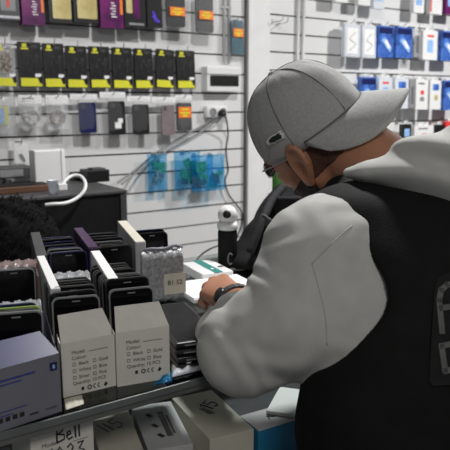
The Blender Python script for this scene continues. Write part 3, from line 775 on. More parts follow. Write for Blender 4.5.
# white tray lid, green striped box, speaker with white camera
def flat_box(name, label, cat, pix, z, h, m, parts=None, bev=.003):
    """box from its four top corners (near-left, near-right, far-right, far-left) at height z+h"""
    w = [onz(*p, z+h) for p in pix]
    a = w[0]; ex = (w[1]-w[0]+w[2]-w[3])/2; L = ex.length; ang = math.atan2(ex.y, ex.x)
    ey = ((w[3]-w[0])+(w[2]-w[1]))/2; D = abs(-math.sin(ang)*ey.x+math.cos(ang)*ey.y)
    c = sum(w, Vector())/4
    t = thing(name, label, cat, (c.x, c.y, z), ang)
    bm = BM(); add_box(bm, (0, 0, h/2), (L, D, h), bev=bev); obj('carton', bm, m, t)
    if parts: parts(t, L, D, h)
    return t, L, D
def p_white(t, L, D, h):
    bm = BM(); add_box(bm, (0, 0, h+.0006), (L*.98, D*.96, .0016), bev=.0005); obj('sheet', bm, 'paper', t)
flat_box('paper_pad', 'bright white paper pad on the counter under the man\'s hand', 'paper', [(180, 300), (254, 292), (248, 271.5), (181, 283)], ZC, .010, 'paper', p_white)
def p_green(t, L, D, h):
    bm = BM(); add_box(bm, (0, D*.02, h+.0004), (L*.99, D*.26, .001)); obj('teal_stripe', bm, 'tealstripe', t)
    bm = BM(); add_box(bm, (L*.22, D*.02, h+.001), (.007, .007, .0012), bev=.0002); obj('white_mark', bm, 'paper', t)
    bm = BM(); add_box(bm, (L*.12, D*.36, h+.0006), (.010, .012, .0012), bev=.0002); obj('dark_mark', bm, 'darkgrey', t)
a = onz(186, 269, 1.04); 
flat_box('striped_box', 'flat white box with a teal stripe on the counter before the slatted wall', 'box', [(184, 265), (206, 275.5), (230, 269.5), (208, 257)], ZC, .022, 'white', p_green)

sp = onz(227.5, 266, ZC)
k_ = (sp-EYE).length/FPX
t = thing('round_speaker', 'black upright cylinder speaker with a white curved mark, under the white camera', 'speaker', (sp.x, sp.y, ZC))
R_ = 9.6*k_
hS = 37*k_
bm = BM(); add_lathe(bm, [(R_*.92, 0), (R_, .006), (R_, hS-.006), (R_*.94, hS)], 32); obj('body', bm, 'blackmatte', t, True)
bm = BM(); ca = math.atan2(-sp.y, -sp.x)
pts = []
for q in np.linspace(.6, 2*PI-.9, 14):
    aa = ca+.28+.30*math.cos(q)*.8; pts.append(((R_+.0008)*math.cos(aa), (R_+.0008)*math.sin(aa), hS*.26+hS*.15*math.sin(q)))
add_tube(bm, pts, .0018, 6); obj('white_mark', bm, 'grey', t, True)
t = thing('security_camera', 'small round white camera with a black lens, standing on the black speaker', 'camera', (sp.x, sp.y, ZC+hS))
bm = BM(); add_lathe(bm, [(.021, 0), (.0255, .003), (.0265, .012), (.022, .022)], 28); obj('base', bm, 'white', t, True)
bm = BM(); bmesh.ops.create_uvsphere(bm, u_segments=28, v_segments=18, radius=.0245); bmesh.ops.translate(bm, vec=(0, 0, .038), verts=bm.verts[:]); obj('head', bm, 'white', t, True)
dv = Vector((EYE.x-sp.x-.15, EYE.y-sp.y, .35)).normalized()
rm = dv.to_track_quat('Z', 'Y').to_matrix().to_4x4()
bm = BM(); add_lathe(bm, [(.0100, .018), (.0100, .0242), (.0075, .0255), (.003, .026)], 22, Matrix.Translation((0, 0, .038)) @ rm); obj('lens', bm, 'black', t, True)
cord('thin black cord on the wall side of the striped box', [(192, 268, 1.55), (200, 256, 1.62), (210, 249, 1.68), (220, 245, 1.7)], .003, 'black')

# ------------------------------------------------------------------ black cabinet behind the counter with things on it
YB = 2.0
xr = ony(126, 190, YB).x; zt = ony(60, 195, YB).z
t = thing('black_cabinet', 'black cabinet with a grey top standing behind the counter at the left', 'cabinet', (-.3, YB, 0))
wC = xr+.3; dC = .42
bm = BM(); add_box(bm, (wC/2, dC/2, (zt-.012)/2), (wC, dC, zt-.012), bev=.004); obj('body', bm, 'black', t)
bm = BM(); add_box(bm, (wC/2, dC/2-.003, zt-.006), (wC+.006, dC+.006, .012), bev=.003); obj('top', bm, 'darkgrey', t)
bm = BM(); add_box(bm, (wC-.012, -.002, zt*.5), (.022, .008, zt-.03)); obj('side_strip', bm, 'darkgrey', t)
def ontop(x, y): return onz(x, y, zt)
def small(name, label, cat, x0, x1, y, h, d, m, bev=.003, rz=0):
    a, b = onz(x0, y, zt), onz(x1, y, zt)
    Y_ = min(a.y, YB+.41-d); a, b = ony(x0, y, Y_), ony(x1, y, Y_)
    t = thing(name, label, cat, ((a.x+b.x)/2, a.y, zt), rz)
    w = b.x-a.x
    bm = BM(); add_box(bm, (0, d/2, h/2), (w, d, h), bev=bev); obj('body', bm, m, t)
    return t, w
t, w = small('wooden_tray', 'brown wooden tray at the left front of the black cabinet', 'tray', -14, 52, 196, .022, .10, 'wood')
bm = BM(); add_box(bm, (0, .05, .0225), (w*.96, .085, .003)); obj('lining', bm, 'blackmatte', t)
t, w = small('flat_device', 'flat grey device with a pale front edge, behind the wooden tray', 'device', 6, 47, 187.5, .030, .07, 'darkgrey')
bm = BM(); add_box(bm, (w*.03, -.002, .022), (w*.8, .006, .010), bev=.001); obj('pale_edge', bm, 'grey', t)
t, w = small('black_case', 'dark open case against the wall at the far left of the cabinet', 'case', -4, 35, 182, .065, .10, 'darkgrey')
bm = BM(); add_box(bm, (-w*.1, -.002, .045), (w*.6, .004, .025), bev=.001); obj('panel', bm, 'grey', t)
t, w = small('white_box', 'plain white box standing on the black cabinet below the cable bags', 'box', 36, 66, 189, .130, .06, 'white', .004)
bm = BM(); add_box(bm, (w*.44, .029, .066), (w*.13, .064, .130), bev=.003); obj('side_flap', bm, 'paper', t)
t, w = small('black_device', 'low black device lying on the right half of the black cabinet', 'device', 88, 110, 183, .045, .08, 'black')
bm = BM(); add_box(bm, (w*.05, .03, .047), (w*.6, .05, .008), bev=.002); obj('key_panel', bm, 'darkgrey', t)
t, w = small('black_adapter', 'small black adapter beside the low black device on the cabinet', 'adapter', 74, 87, 181, .03, .05, 'black')
bm = BM(); add_box(bm, (0, -.001, .015), (w*.5, .003, .008)); obj('label_plate', bm, 'grey', t)
# clear cup and white cable loop
cp = ony(62, 196, YB-.0)
cpz = onz(62, 197, zt+.0)
t = thing('clear_cup', 'small clear plastic cup beside the white cable loop on the cabinet', 'cup', (cpz.x, max(cpz.y, YB+.03), zt))
bm = BM(); add_lathe(bm, [(.013, 0), (.020, .045), (.022, .046), (.0185, .045), (.012, .003)], 20); obj('cup', bm, 'foil', t, True)
c0 = ony(72, 190, YB-.02)
t = thing('white_cable', 'white cable curled in an open loop over the cabinet edge', 'cable', c0)
ang_ = [ony(x, y, Y)-c0 for x, y, Y in [(45, 205, YB-.03), (54, 204, YB-.04), (66, 203, YB-.04), (77, 198, YB-.03), (84.5, 190, YB-.02), (85, 182, YB-.0), (80, 176, YB+.03), (72, 176, YB+.04), (65, 181, YB+.03), (62, 187, YB+.02)]]
bm = BM(); add_tube(bm, smoothpath(ang_), .0058, 10); obj('cable', bm, 'white', t, True)
bm = BM(); add_box(bm, ang_[-1], (.03, .02, .022), bev=.003); obj('plug', bm, 'white', t)

# ------------------------------------------------------------------ cartons on the shelf under the glass
def stroke(name, lines, m, parent, mtx, r=.0011):
    bm = BM()
    for ln in lines: add_tube(bm, [mtx @ Vector((p[0], p[1], 0)) for p in ln], r, 6)
    return obj(name, bm, m, parent, True)
# upright carton that reads Bell
a = ony(29, 432, .825); b = ony(90, 414, .825)
zt_ = .984; wB = b.x-a.x+.004
t = thing('spare_part_carton', 'upright cream carton with bold black handwriting, below the left white carton under the glass', 'carton', (a.x, .822, ZS), math.radians(1))
hB = zt_-ZS
bm = BM(); add_box(bm, (wB/2, .045, hB/2), (wB, .09, hB), bev=.0015); obj('carton', bm, 'card', t)
mt = Matrix.Translation((wB*.40, -.0006, hB-.031)) @ Matrix.Rotation(PI/2, 4, 'X') @ Matrix.Rotation(.0, 4, 'Z') @ Matrix.Scale(.022, 4)
stroke('handwriting', [[(0, 0), (.03, 1), (.35, .95), (.42, .75), (.08, .55), (.5, .42), (.5, .12), (0, 0)], [(.62, .28), (.95, .38), (.9, .55), (.72, .52), (.66, .2), (.78, 0), (1.05, .1)], [(1.25, 0), (1.22, 1.0)], [(1.5, 0), (1.5, 1.05)]], 'ink', t, mt, .0012)
mt = Matrix.Translation((wB*.27, -.0006, hB-.060)) @ Matrix.Rotation(PI/2, 4, 'X') @ Matrix.Scale(.022, 4)
stroke('handwriting', [[(0, .7), (.2, 1), (.35, .7), (0, 0)], [(.7, 0), (.45, .5), (.7, 1), (.95, .55), (.7, 0)], [(1.2, .8), (1.45, 1), (1.6, .7), (1.2, 0), (1.7, 0)], [(1.9, .9), (2.3, .95), (2.0, .5), (2.35, .3), (1.95, 0)]], 'ink', t, mt, .0012)
text('model_print', 'Model', .009, 'greyink', t, (wB*.16, -.0006, hB-.033)); text('colour_print', 'Colour', .009, 'greyink', t, (wB*.16, -.0006, hB-.044))
bm = BM(); add_box(bm, (wB*.78, 0, hB-.036), (wB*.25, .0008, .0006)); obj('model_line', bm, 'greyink', t)
def shelf_box(name, label, pix, ztop, m, h=None, z0=ZS):
    w = [onz(*p, ztop) for p in pix]     # near-left, near-right, far-right, far-left
    ey = ((w[3]-w[0])+(w[2]-w[1]))/2
    ex = (w[1]-w[0]+w[2]-w[3])/2
    ang = math.atan2(ex.y, ex.x); D = abs(-math.sin(ang)*ey.x+math.cos(ang)*ey.y); L = ex.length
    c = sum(w, Vector())/4
    t = thing(name, label, 'carton', (c.x, c.y, z0), ang, None)
    bm = BM(); add_box(bm, (0, 0, (ztop-z0)/2), (L, D, ztop-z0), bev=.0015); obj('carton', bm, m, t)
    return t, L, D, ztop-z0
ZT = .875
t, L, D, h = shelf_box('spare_part_carton', 'cream carton with handwriting 115 lying under the glass, right of the upright carton', [(102, 458), (146, 450), (126, 409), (88, 414)], ZT, 'cream')
mt = Matrix.Translation((-L*.15, D*.0, h+.0006)) @ Matrix.Rotation(.45, 4, 'Z') @ Matrix.Scale(.034, 4)
stroke('handwriting', [[(0, 0), (-.05, 1)], [(.3, 0), (.25, 1)], [(.95, 1), (.55, .95), (.6, .55), (.9, .6), (1.0, .3), (.75, 0), (.55, .1)]], 'greyink', t, mt, .0008)
t, L, D, h = shelf_box('spare_part_carton', 'grey carton with black marks lying under the glass, between the two cream cartons', [(151, 449), (198, 445), (167, 400), (129, 408)], ZT, 'greycard')
bm = BM(); add_box(bm, (L*.10, 0, h+.0004), (.010, D*.55, .0006)); add_box(bm, (L*.22, -D*.03, h+.0004), (.004, D*.4, .0006))
obj('side_text', bm, 'greyink', t)
for dx, dy in ((-.18, .22), (-.14, -.02), (-.10, -.24)):
    bm = BM(); add_box(bm, (L*dx, D*dy, h+.0005), (.007, .013, .0006), rot=(0, 0, .5)); obj('black_mark', bm, 'ink', t)
t, L, D, h = shelf_box('spare_part_carton', 'cream carton with blue handwriting 15 lying under the glass, beside the blue box', [(204, 440.5), (248.5, 431), (217, 388), (177, 397.5)], ZT, 'cream')
mt = Matrix.Translation((L*.05, D*.05, h+.0006)) @ Matrix.Rotation(.55, 4, 'Z') @ Matrix.Scale(.030, 4)
stroke('handwriting', [[(0, .7), (.25, 1), (.2, 0)], [(.95, 1), (.5, .95), (.5, .55), (.85, .6), (.95, .3), (.75, 0), (.5, .1)]], 'blueink', t, mt, .0010)
bm = BM()
for k in range(3): add_box(bm, (-L*.10+.004*k, D*.05, h+.0005), (.0012, .03, .0006), rot=(0, 0, .3))
obj('ruled_lines', bm, 'greyink', t)
t, L, D, h = shelf_box('spare_part_carton', 'blue sided box with a grey top under the glass, right of the carton marked 15', [(252, 433), (295, 421), (282, 404), (246, 415)], ZT-.005, 'bluebox')
bm = BM(); add_box(bm, (0, 0, h+.0004), (L*.99, D*.99, .0012), bev=.0003); obj('lid', bm, 'greycard', t)
mt = Matrix.Translation((-.004, -.006, h+.0014)) @ Matrix.Scale(.014, 4)
stroke('black_mark', [[(0, 0), (.6, 1)], [(.1, .8), (1, .2)]], 'ink', t, mt, .0011)
t, L, D, h = shelf_box('paper_stack', 'white papers lying over the blue sided box under the counter', [(281, 411), (297, 417), (303, 388), (266, 386)], .8785, 'paper', z0=ZT-.003)
t['category'] = 'paper'

# ------------------------------------------------------------------ black rounded things: fuzzy bundle and backpack
class SDF:
    """signed distance field on a rectilinear grid, meshed with surface nets"""
    def __init__(s, xs, ys, zs):
        s.ax = [np.asarray(a, np.float32) for a in (xs, ys, zs)]
        s.F = np.full([len(a) for a in s.ax], .08, np.float32)
    def win(s, lo, hi):
        sl = []
        for a, l, h in zip(s.ax, lo, hi):
            i, j = np.searchsorted(a, l), np.searchsorted(a, h)
            sl.append(slice(max(i-1, 0), min(j+1, len(a))))
        G = np.meshgrid(*[a[q] for a, q in zip(s.ax, sl)], indexing='ij', sparse=True)
        return tuple(sl), G
    def put(s, sl, d, k, mode):
        A = s.F[sl]
        if A.size == 0: return
        if mode == 'sub': d = -d
        if mode == 'add':
            if k > 0:
                h = np.clip(.5+.5*(A-d)/k, 0, 1); s.F[sl] = A*(1-h)+d*h-k*h*(1-h)
            else: s.F[sl] = np.minimum(A, d)
        else:
            if k > 0:
                h = np.clip(.5+.5*(d-A)/k, 0, 1); s.F[sl] = A*(1-h)+d*h+k*h*(1-h)
            else: s.F[sl] = np.maximum(A, d)
    def cone(s, a, b, ra, rb, k=.02, mode='add', pad=.09):
        a = np.array(a, np.float32); b = np.array(b, np.float32); r = max(ra, rb)+pad
        sl, (X, Y, Z) = s.win(np.minimum(a, b)-r, np.maximum(a, b)+r)
        d = b-a; L = max(float(d@d), 1e-9)
        t = np.clip(((X-a[0])*d[0]+(Y-a[1])*d[1]+(Z-a[2])*d[2])/L, 0, 1)
        q = np.sqrt((X-a[0]-t*d[0])**2+(Y-a[1]-t*d[1])**2+(Z-a[2]-t*d[2])**2)-(ra+(rb-ra)*t)
        s.put(sl, q, k, mode)
    def ell(s, c, r, B=None, k=.02, mode='add', pad=.09):
        """ellipsoid centre c, radii r along the rows of B"""
        c = np.array(c, np.float32); r = np.array(r, np.float32); B = np.eye(3, dtype=np.float32) if B is None else np.array(B, np.float32)
        ext = np.abs(B.T) @ r + pad
        sl, (X, Y, Z) = s.win(c-ext, c+ext)
        q = [((X-c[0])*B[i, 0]+(Y-c[1])*B[i, 1]+(Z-c[2])*B[i, 2]) for i in range(3)]
        k0 = np.sqrt(sum((q[i]/r[i])**2 for i in range(3))); k1 = np.sqrt(sum((q[i]/r[i]**2)**2 for i in range(3)))
        s.put(sl, k0*(k0-1)/np.maximum(k1, 1e-6), k, mode)
    def grid(s): return np.meshgrid(*s.ax, indexing='ij', sparse=True)
    def mesh(s):
        F = s.F; n = F.shape
        I = F < 0
        def sh(A, i, j, k): return A[i:n[0]-1+i, j:n[1]-1+j, k:n[2]-1+k]
        cs = [(i, j, k) for i in (0, 1) for j in (0, 1) for k in (0, 1)]
        anyI = np.zeros([q-1 for q in n], bool); allI = np.ones([q-1 for q in n], bool)
        for c in cs: anyI |= sh(I, *c); allI &= sh(I, *c)
        act = anyI & ~allI
        ci = np.argwhere(act)
        idx = -np.ones(act.shape, np.int32); idx[act] = np.arange(len(ci))
        acc = np.zeros((len(ci), 3)); cnt = np.zeros(len(ci))
        ax = s.ax
        def co(v): return np.stack([ax[0][v[:, 0]], ax[1][v[:, 1]], ax[2][v[:, 2]]], -1)
        for c in cs:
            for d in range(3):
                if c[d]: continue
                e = list(c); e[d] = 1
                A = ci+np.array(c); B = ci+np.array(e)
                fa = F[A[:, 0], A[:, 1], A[:, 2]]; fb = F[B[:, 0], B[:, 1], B[:, 2]]
                m = (fa < 0) != (fb < 0)
                t = np.where(m, fa/np.where(m, fa-fb, 1), 0)[:, None]
                p = co(A)*(1-t)+co(B)*t
                acc[m] += p[m]; cnt[m] += 1
        V = acc/np.maximum(cnt, 1)[:, None]
        Q = []
        for d in range(3):
            o1, o2 = [(1, 2), (2, 0), (0, 1)][d]
            a = [slice(None)]*3; b = [slice(None)]*3; a[d] = slice(0, -1); b[d] = slice(1, None)
            ch = I[tuple(a)] != I[tuple(b)]
            e = np.argwhere(ch)
            ok = (e[:, o1] > 0) & (e[:, o2] > 0) & (e[:, o1] < n[o1]-1) & (e[:, o2] < n[o2]-1)
            e = e[ok]
            flip = I[e[:, 0], e[:, 1], e[:, 2]]
            def cell(u, v):
                w = e.copy(); w[:, o1] -= u; w[:, o2] -= v; return idx[w[:, 0], w[:, 1], w[:, 2]]
            q = np.stack([cell(0, 0), cell(1, 0), cell(1, 1), cell(0, 1)], -1)
            q[~flip] = q[~flip][:, ::-1]
            Q.append(q)
        Q = np.concatenate(Q); Q = Q[(Q >= 0).all(1)]
        return V, Q
def rng_(a, b, h): return np.arange(a, b+h, h)

# fuzzy bundle
fb = ony(20, 222, 1.81)
g = SDF(rng_(fb.x-.35, fb.x+.32, .008), rng_(fb.y-.2, fb.y+.2, .008), rng_(-.01, 1.3, .010))
top_ = ony(25, 197, fb.y).z
rr = onz(58, 225, 1.05)
g.ell((fb.x-.03, fb.y, top_-.13), (.135, .12, .13), k=.02)
g.ell((fb.x-.08, fb.y, top_-.30), (.19, .14, .20), k=.05)
g.cone((fb.x-.08, fb.y, top_-.4), (fb.x-.08, fb.y, .14), .14, .14, .05)
X, Y, Z = g.grid()
g.F = g.F + (.006*np.sin(X*70+3*np.sin(Z*50))*np.sin(Z*63+2*np.sin(Y*60))).astype(np.float32)
g.F = np.maximum(g.F, -(Z-.0)).astype(np.float32)
V, Q = g.mesh()
t = thing('fuzzy_bundle', 'black fuzzy rounded bundle behind the counter, in front of the black cabinet', 'bundle', (fb.x, fb.y, 0))
V = V-np.array([fb.x, fb.y, 0]); o = npobj('bundle', V, Q, 'fuzz', t)
# short tufts over its top
me = o.data; bm = BM()
rs = np.random.default_rng(3)
sel = np.where(V[:, 2] > .75)[0]; sel = rs.choice(sel, min(1500, len(sel)), False)
for i in sel:
    p = Vector(V[i]); nrm = Vector(me.vertices[int(i)].normal); a_ = Vector(rs.normal(size=3))*.5
    q1 = p+nrm*.007+a_*.006; q2 = q1+(nrm*.2+a_).normalized()*.010
    add_tube(bm, [p, q1, q2], [.0013, .0011, .0005], 3)
tag(obj('tufts', bm, 'fuzz', t), kind='stuff')

# backpack behind the hand
bp = onz(262, 262, ZC)
bp = Vector((1.16, 1.36, ZC))
g = SDF(rng_(bp.x-.30, bp.x+.34, .006), rng_(bp.y-.2, bp.y+.22, .006), rng_(ZC-.01, ZC+.40, .006))
def bpt(x, y, Y): v = ony(x, y, Y); return (v.x, v.y, v.z)
for (q0, q1, r0, r1) in [((262, 262, 1.34), (300, 262, 1.36), .085, .10), ((285, 225, 1.38), (320, 218, 1.40), .085, .10), ((302, 205, 1.40), (330, 205, 1.42), .07, .09), ((250, 270, 1.30), (285, 268, 1.33), .055, .07), ((262, 240, 1.36), (290, 200, 1.40), .055, .05)]:
    g.cone(bpt(*q0), bpt(*q1), r0, r1, .03)
X, Y, Z = g.grid()
g.F = g.F + (.004*np.sin(X*45+2*np.sin(Z*30))*np.sin(Z*40+Y*25)).astype(np.float32)
g.F = np.maximum(g.F, (ZC+.001-Z)).astype(np.float32)
V, Q = g.mesh()
base = np.array([bp.x, bp.y, ZC])
t = thing('backpack', 'black soft backpack on the counter between the speaker and the man', 'backpack', bp)
npobj('body', V-base, Q, 'bag', t)
def wl(x, y, Y): return ony(x, y, Y)-bp
bm = BM(); c = wl(291, 207, 1.30); add_box(bm, c, (.085, .012, .055), rot=(0, .03, -.5), bev=.006); obj('pocket', bm, 'bagpocket', t)
bm = BM(); add_tube(bm, smoothpath([wl(284, 186, 1.36), wl(272, 200, 1.32), wl(264, 216, 1.28), wl(258, 232, 1.26), wl(250, 252, 1.25)], 5), .011, 8); obj('strap', bm, 'bagpocket', t, True)
bm = BM(); add_box(bm, wl(265, 220, 1.27), (.03, .014, .022), rot=(0, .6, -.5), bev=.004); o = obj('buckle', bm, 'darkgrey', t)
# green card behind the face
gp = ony(281, 181, 1.43)
t = thing('green_packet', 'small green packet on the counter behind the man\'s face', 'packet', (gp.x, 1.43, ZC))
bm = BM(); add_box(bm, (0, 0, (gp.z+.03-ZC)/2), (.05, .022, gp.z+.03-ZC), bev=.004); obj('packet', bm, 'green', t)
bm = BM(); add_box(bm, (0, -.0115, (gp.z-ZC)*.6), (.04, .001, .05)); obj('label', bm, 'paper', t)

# ------------------------------------------------------------------ the man leaning over the counter
from mathutils.bvhtree import BVHTree
def hframe(h, b, r):
    hd = np.array([-math.sin(h), math.cos(h), 0]); l = np.array([-math.cos(h), -math.sin(h), 0]); z = np.array([0, 0, 1.])
    f = hd*math.cos(b)-z*math.sin(b); u = hd*math.sin(b)+z*math.cos(b)
    l2 = l*math.cos(r)+u*math.sin(r); u2 = np.cross(f, l2)
    if u2 @ u < 0: u2 = -u2
    return f, l2, u2
HF, HL, HU = hframe(.3377, .508, -.437)
HC = np.array(P(309.5, 126.2, 1.15))
HB = np.stack([HF, HL, HU])                     # rows: forward, left, up of the head
def hp(f, l, u): return HC+f*HF+l*HL+u*HU
NP = lambda v: np.array(v, float)
BASE = np.array([.76, .52, 0.])
NK = NP((.825, .70, 1.30)); LS = NP(P(325, 263, .95)); RS = NP((1.015, .67, 1.20))
LE = NP(P(244, 349, .95)); LW = NP(P(238, 303, 1.18))
RE = NP((1.16, .66, 1.06)); RW = NP((1.03, .90, 1.075))
CH = NP((.815, .625, 1.15)); BE = NP((.728, .575, .97)); HI = NP((.735, .535, .84))
def torso(g, e, k=.05, drop=.035):
    g.ell(CH, (.185+e, .125+e, .135+e), None, k)
    g.ell(BE, (.165+e, .118+e, .20+e), None, k)
    g.ell(HI, (.165+e, .115+e, .13+e), None, k)
    a = LS*.72+NK*.28; b = RS*.72+NK*.28
    g.cone(a, NK-NP((0, 0, drop)), .055+e, .055+e, k); g.cone(b, NK-NP((0, 0, drop)), .055+e, .055+e, k)

print('person start')
zs = np.concatenate([np.arange(-.02, .99, .012), np.arange(.99, 1.11, .003), np.arange(1.11, 1.22, .006), np.arange(1.22, 1.53, .003)])
g = SDF(rng_(.50, 1.32, .0032), rng_(.36, 1.16, .0032), zs)
torso(g, 0)
# legs and feet
LK, RK = NP((.67, .58, .46)), NP((.86, .58, .46)); LA, RA = NP((.66, .50, .09)), NP((.87, .50, .09))
for hx, kn, an in ((-.085, LK, LA), (.085, RK, RA)):
    hj = HI+NP((hx, 0, -.04))
    g.cone(hj, kn, .082, .055, .03); g.cone(kn, an, .052, .036, .02); g.cone(an+NP((0, 0, -.05)), an+NP((0, .14, -.055)), .033, .028, .02)
# arms
g.cone(LS, LE, .055, .042, .03); g.cone(LE, LW, .042, .027, .02)
g.cone(RS, RE, .055, .042, .03); g.cone(RE, RW, .042, .027, .02)
# neck and head
g.cone(hp(-.035, 0, -.06), NK-NP((0, 0, .02)), .062, .066, .025)
g.ell(hp(-.002, 0, .0), (.099, .077, .098), HB, .02)
g.ell(hp(.030, 0, -.060), (.062, .060, .085), HB, .03)
for s in (-1, 1):
    g.cone(hp(.015, .056*s, -.078), hp(.066, .018*s, -.128), .016, .017, .025)
    g.ell(hp(.062, .042*s, -.055), (.02, .016, .014), HB, .02)
g.cone(hp(.074, -.008, -.130), hp(.074, .008, -.130), .015, .015, .02)
g.ell(hp(.086, 0, -.004), (.014, .048, .012), HB, .015)
for s in (-1, 1):
    g.ell(hp(.100, .031*s, -.028), (.014, .017, .011), HB, .010, 'sub')
    g.ell(hp(.079, .031*s, -.029), (.0125, .0125, .0125), HB, .004)
g.cone(hp(.088, 0, -.018), hp(.104, 0, -.056), .008, .011, .012)
for s in (-1, 1): g.ell(hp(.096, .011*s, -.059), (.009, .007, .006), HB, .006)
g.ell(hp(.090, 0, -.084), (.009, .021, .005), HB, .006); g.ell(hp(.089, 0, -.092), (.009, .019, .0055), HB, .006)
# ears
for s in (-1, 1):
    e3 = HL*s*.90+HF*.42; e3 /= np.linalg.norm(e3)
    e1 = HU*.96-HF*.24; e1 -= e3*(e1 @ e3); e1 /= np.linalg.norm(e1); e2 = np.cross(e1, e3)
    ec = hp(.012, .083*s, -.034)
    EB = np.stack([e2, e3, e1])
    g.ell(ec, (.021, .0055, .035), EB, .006)
    g.ell(ec-e3*.008, (.012, .010, .022), EB, .008)
    pts = [ec+e1*.040*math.cos(a)*(1 if math.cos(a) > 0 else .82)+e2*.0235*math.sin(a)*(.75+.25*math.cos(a)) + e3*.003 for a in np.linspace(0, 2*PI, 19)]
    for a, b in zip(pts, pts[1:]): g.cone(a, b, .0045, .0045, .003, pad=.03)
    g.ell(ec+e3*.007-e1*.004, (.011, .008, .017), EB, .003, 'sub')
    g.ell(ec-e1*.034+e3*.001, (.010, .006, .009), EB, .006)
# left hand on the paper pad
def hand(Wr, K, side, zt):
    pc = sum(K)/4
    for i, kk in enumerate(K): g.cone(Wr+(kk-pc)*.45, kk, .0175, .0118, .014, pad=.03)
    d = (pc-Wr); d[2] = 0; d /= np.linalg.norm(d); dn = NP((0, 0, -1))
    for i, kk in enumerate(K):
        L = [.034, .038, .035, .028][i]
        p1 = kk+(d*.60+dn*.72)*L; p2 = p1+(d*-.05+dn*.9)*L*.45; p2[2] = max(p2[2], zt+.009); p3 = p2-d*L*.55+dn*.002; p3[2] = max(p3[2], zt+.0085)
        g.cone(kk, p1, .0103, .0090, .004, pad=.02); g.cone(p1, p2, .0090, .0085, .003, pad=.02); g.cone(p2, p3, .0085, .0078, .003, pad=.02)
    s0 = Wr+(K[0]-pc)*.75+d*.012+dn*.006
    t1 = s0+(K[0]-Wr)*.45+(K[0]-K[1])*.55+dn*.008; t2 = t1+(K[0]-Wr)*.30-(K[0]-K[1])*.1+dn*.008; t3 = t2+d*.016+dn*.003
    for q in (t1, t2, t3): q[2] = max(q[2], zt+.010)
    g.cone(s0, t1, .0145, .0115, .010, pad=.03); g.cone(t1, t2, .0112, .0098, .004, pad=.02); g.cone(t2, t3, .0098, .0085, .004, pad=.02)
KL = [NP(P(224, 279.5, 1.31)), NP(P(213.5, 282, 1.31)), NP(P(207.5, 287.5, 1.29)), NP(P(205.5, 294.5, 1.265))]
hand(LW.copy()+NP((0, .01, 0)), KL, 1, ZC+.011)
d0 = NP((-.45, .85, 0)); sd = NP((-.85, -.45, 0))
KR = [RW+d0*.085+sd*.033*t_+NP((0, 0, -.012)) for t_ in (1, .33, -.33, -1)]
hand(RW.copy(), KR, -1, ZC)
Vb, Qb = g.mesh()
headF = (g.ax, g.F)
person = npobj('person', Vb-BASE, Qb, 'skin'); person.location = BASE
tag(person, 'person in a grey cap, light grey hoodie and black vest leaning on the counter', 'person')
print('body', len(Vb))

# cropped hair and beard: thin shells on the head, cut from the same field
def shell(name, thick, mask, m, parent):
    lo = HC-.2; hi = HC+.17
    gg = SDF(rng_(lo[0], hi[0], .003), rng_(lo[1], hi[1], .003), rng_(lo[2], hi[2], .003))
    X, Y, Z = gg.grid()
    # trilinear sample of the body field
    A = g.ax
    def idx(a, v):
        i = np.clip(np.searchsorted(a, v.ravel())-1, 0, len(a)-2); t = (v.ravel()-a[i])/(a[i+1]-a[i]); return i, np.clip(t, 0, 1)
    ix, tx = idx(A[0], X); iy, ty = idx(A[1], Y); iz, tz = idx(A[2], Z)
    out = 0
    for dx in (0, 1):
        for dy in (0, 1):
            for dz in (0, 1):
                wgt = (tx if dx else 1-tx)[:, None, None]*(ty if dy else 1-ty)[None, :, None]*(tz if dz else 1-tz)[None, None, :]
                out = out + wgt*g.F[np.ix_(ix+dx, iy+dy, iz+dz)]
    q = [(X-HC[0])*HB[i, 0]+(Y-HC[1])*HB[i, 1]+(Z-HC[2])*HB[i, 2] for i in range(3)]
    outer = out-thick; inner = -(out+.004)
    gg.F = np.maximum(np.maximum(outer, inner), mask(*q)).astype(np.float32)
    V, Q = gg.mesh()
    lab = np.arange(len(V))
    while True:                                  # connected pieces
        mn = lab[Q].min(1); new = lab.copy()
        for c in range(4): np.minimum.at(new, Q[:, c], mn)
        if (new == lab).all(): break
        lab = new
    for r in np.unique(lab):
        keep = lab == r
        if keep.sum() < 60: continue
        remap = np.cumsum(keep)-1
        npobj(name, V[keep]-BASE, remap[Q[keep[Q].all(1)]], m, parent)
def m_beard(f, l, u):
    a = (u+.050+.50*(f-.02)); b = -.004-.25*u-f; c = -(u+.150)
    ear = np.minimum(.040-np.sqrt((f-.010)**2+((u+.034)*.85)**2), np.abs(l)-.0765)
    return np.maximum(np.maximum(np.maximum(a, b), c), ear)
def m_hair(f, l, u):
    ear = np.minimum(.040-np.sqrt((f-.010)**2+((u+.034)*.85)**2), np.abs(l)-.0765)
    return np.maximum(np.maximum(np.maximum(u-.02, -(u+.066)-.25*f), f-.042), ear)
shell('beard', .0035, m_beard, 'beard', person)
shell('cropped_hair', .0022, m_hair, 'hair', person)

# ---- hoodie
g = SDF(rng_(.42, 1.34, .0045), rng_(.34, 1.06, .0045), rng_(.76, 1.42, .0045))
torso(g, .016, .05, .075)
M1 = NP(P(297, 317, .93))
g.cone(LS, M1, .092, .078, .03); g.cone(M1, LE, .078, .066, .03); g.cone(LS, NP(P(335, 305, .93)), .090, .083, .03)
F1 = NP(P(227, 335, 1.05)); CU = NP(P(234, 312, 1.13))
g.cone(LE, F1, .064, .046, .02); g.cone(F1, CU, .046, .034, .02)
g.cone(RS, RE, .090, .068, .03); g.cone(RE, RW-(RW-RE)*.12, .066, .038, .03)
for c_, r_, cut in ((CU, .030, LW), (RW-(RW-RE)*.12, .034, RW)):
    g.cone(c_+(cut-c_)*.2, c_+(cut-c_)*1.5+NP((0, .05, -.006)), r_*.93, r_*.9, .004, 'sub')
g.ell(NK+NP((0, .01, .05)), (.075, .075, .07), None, .01, 'sub')
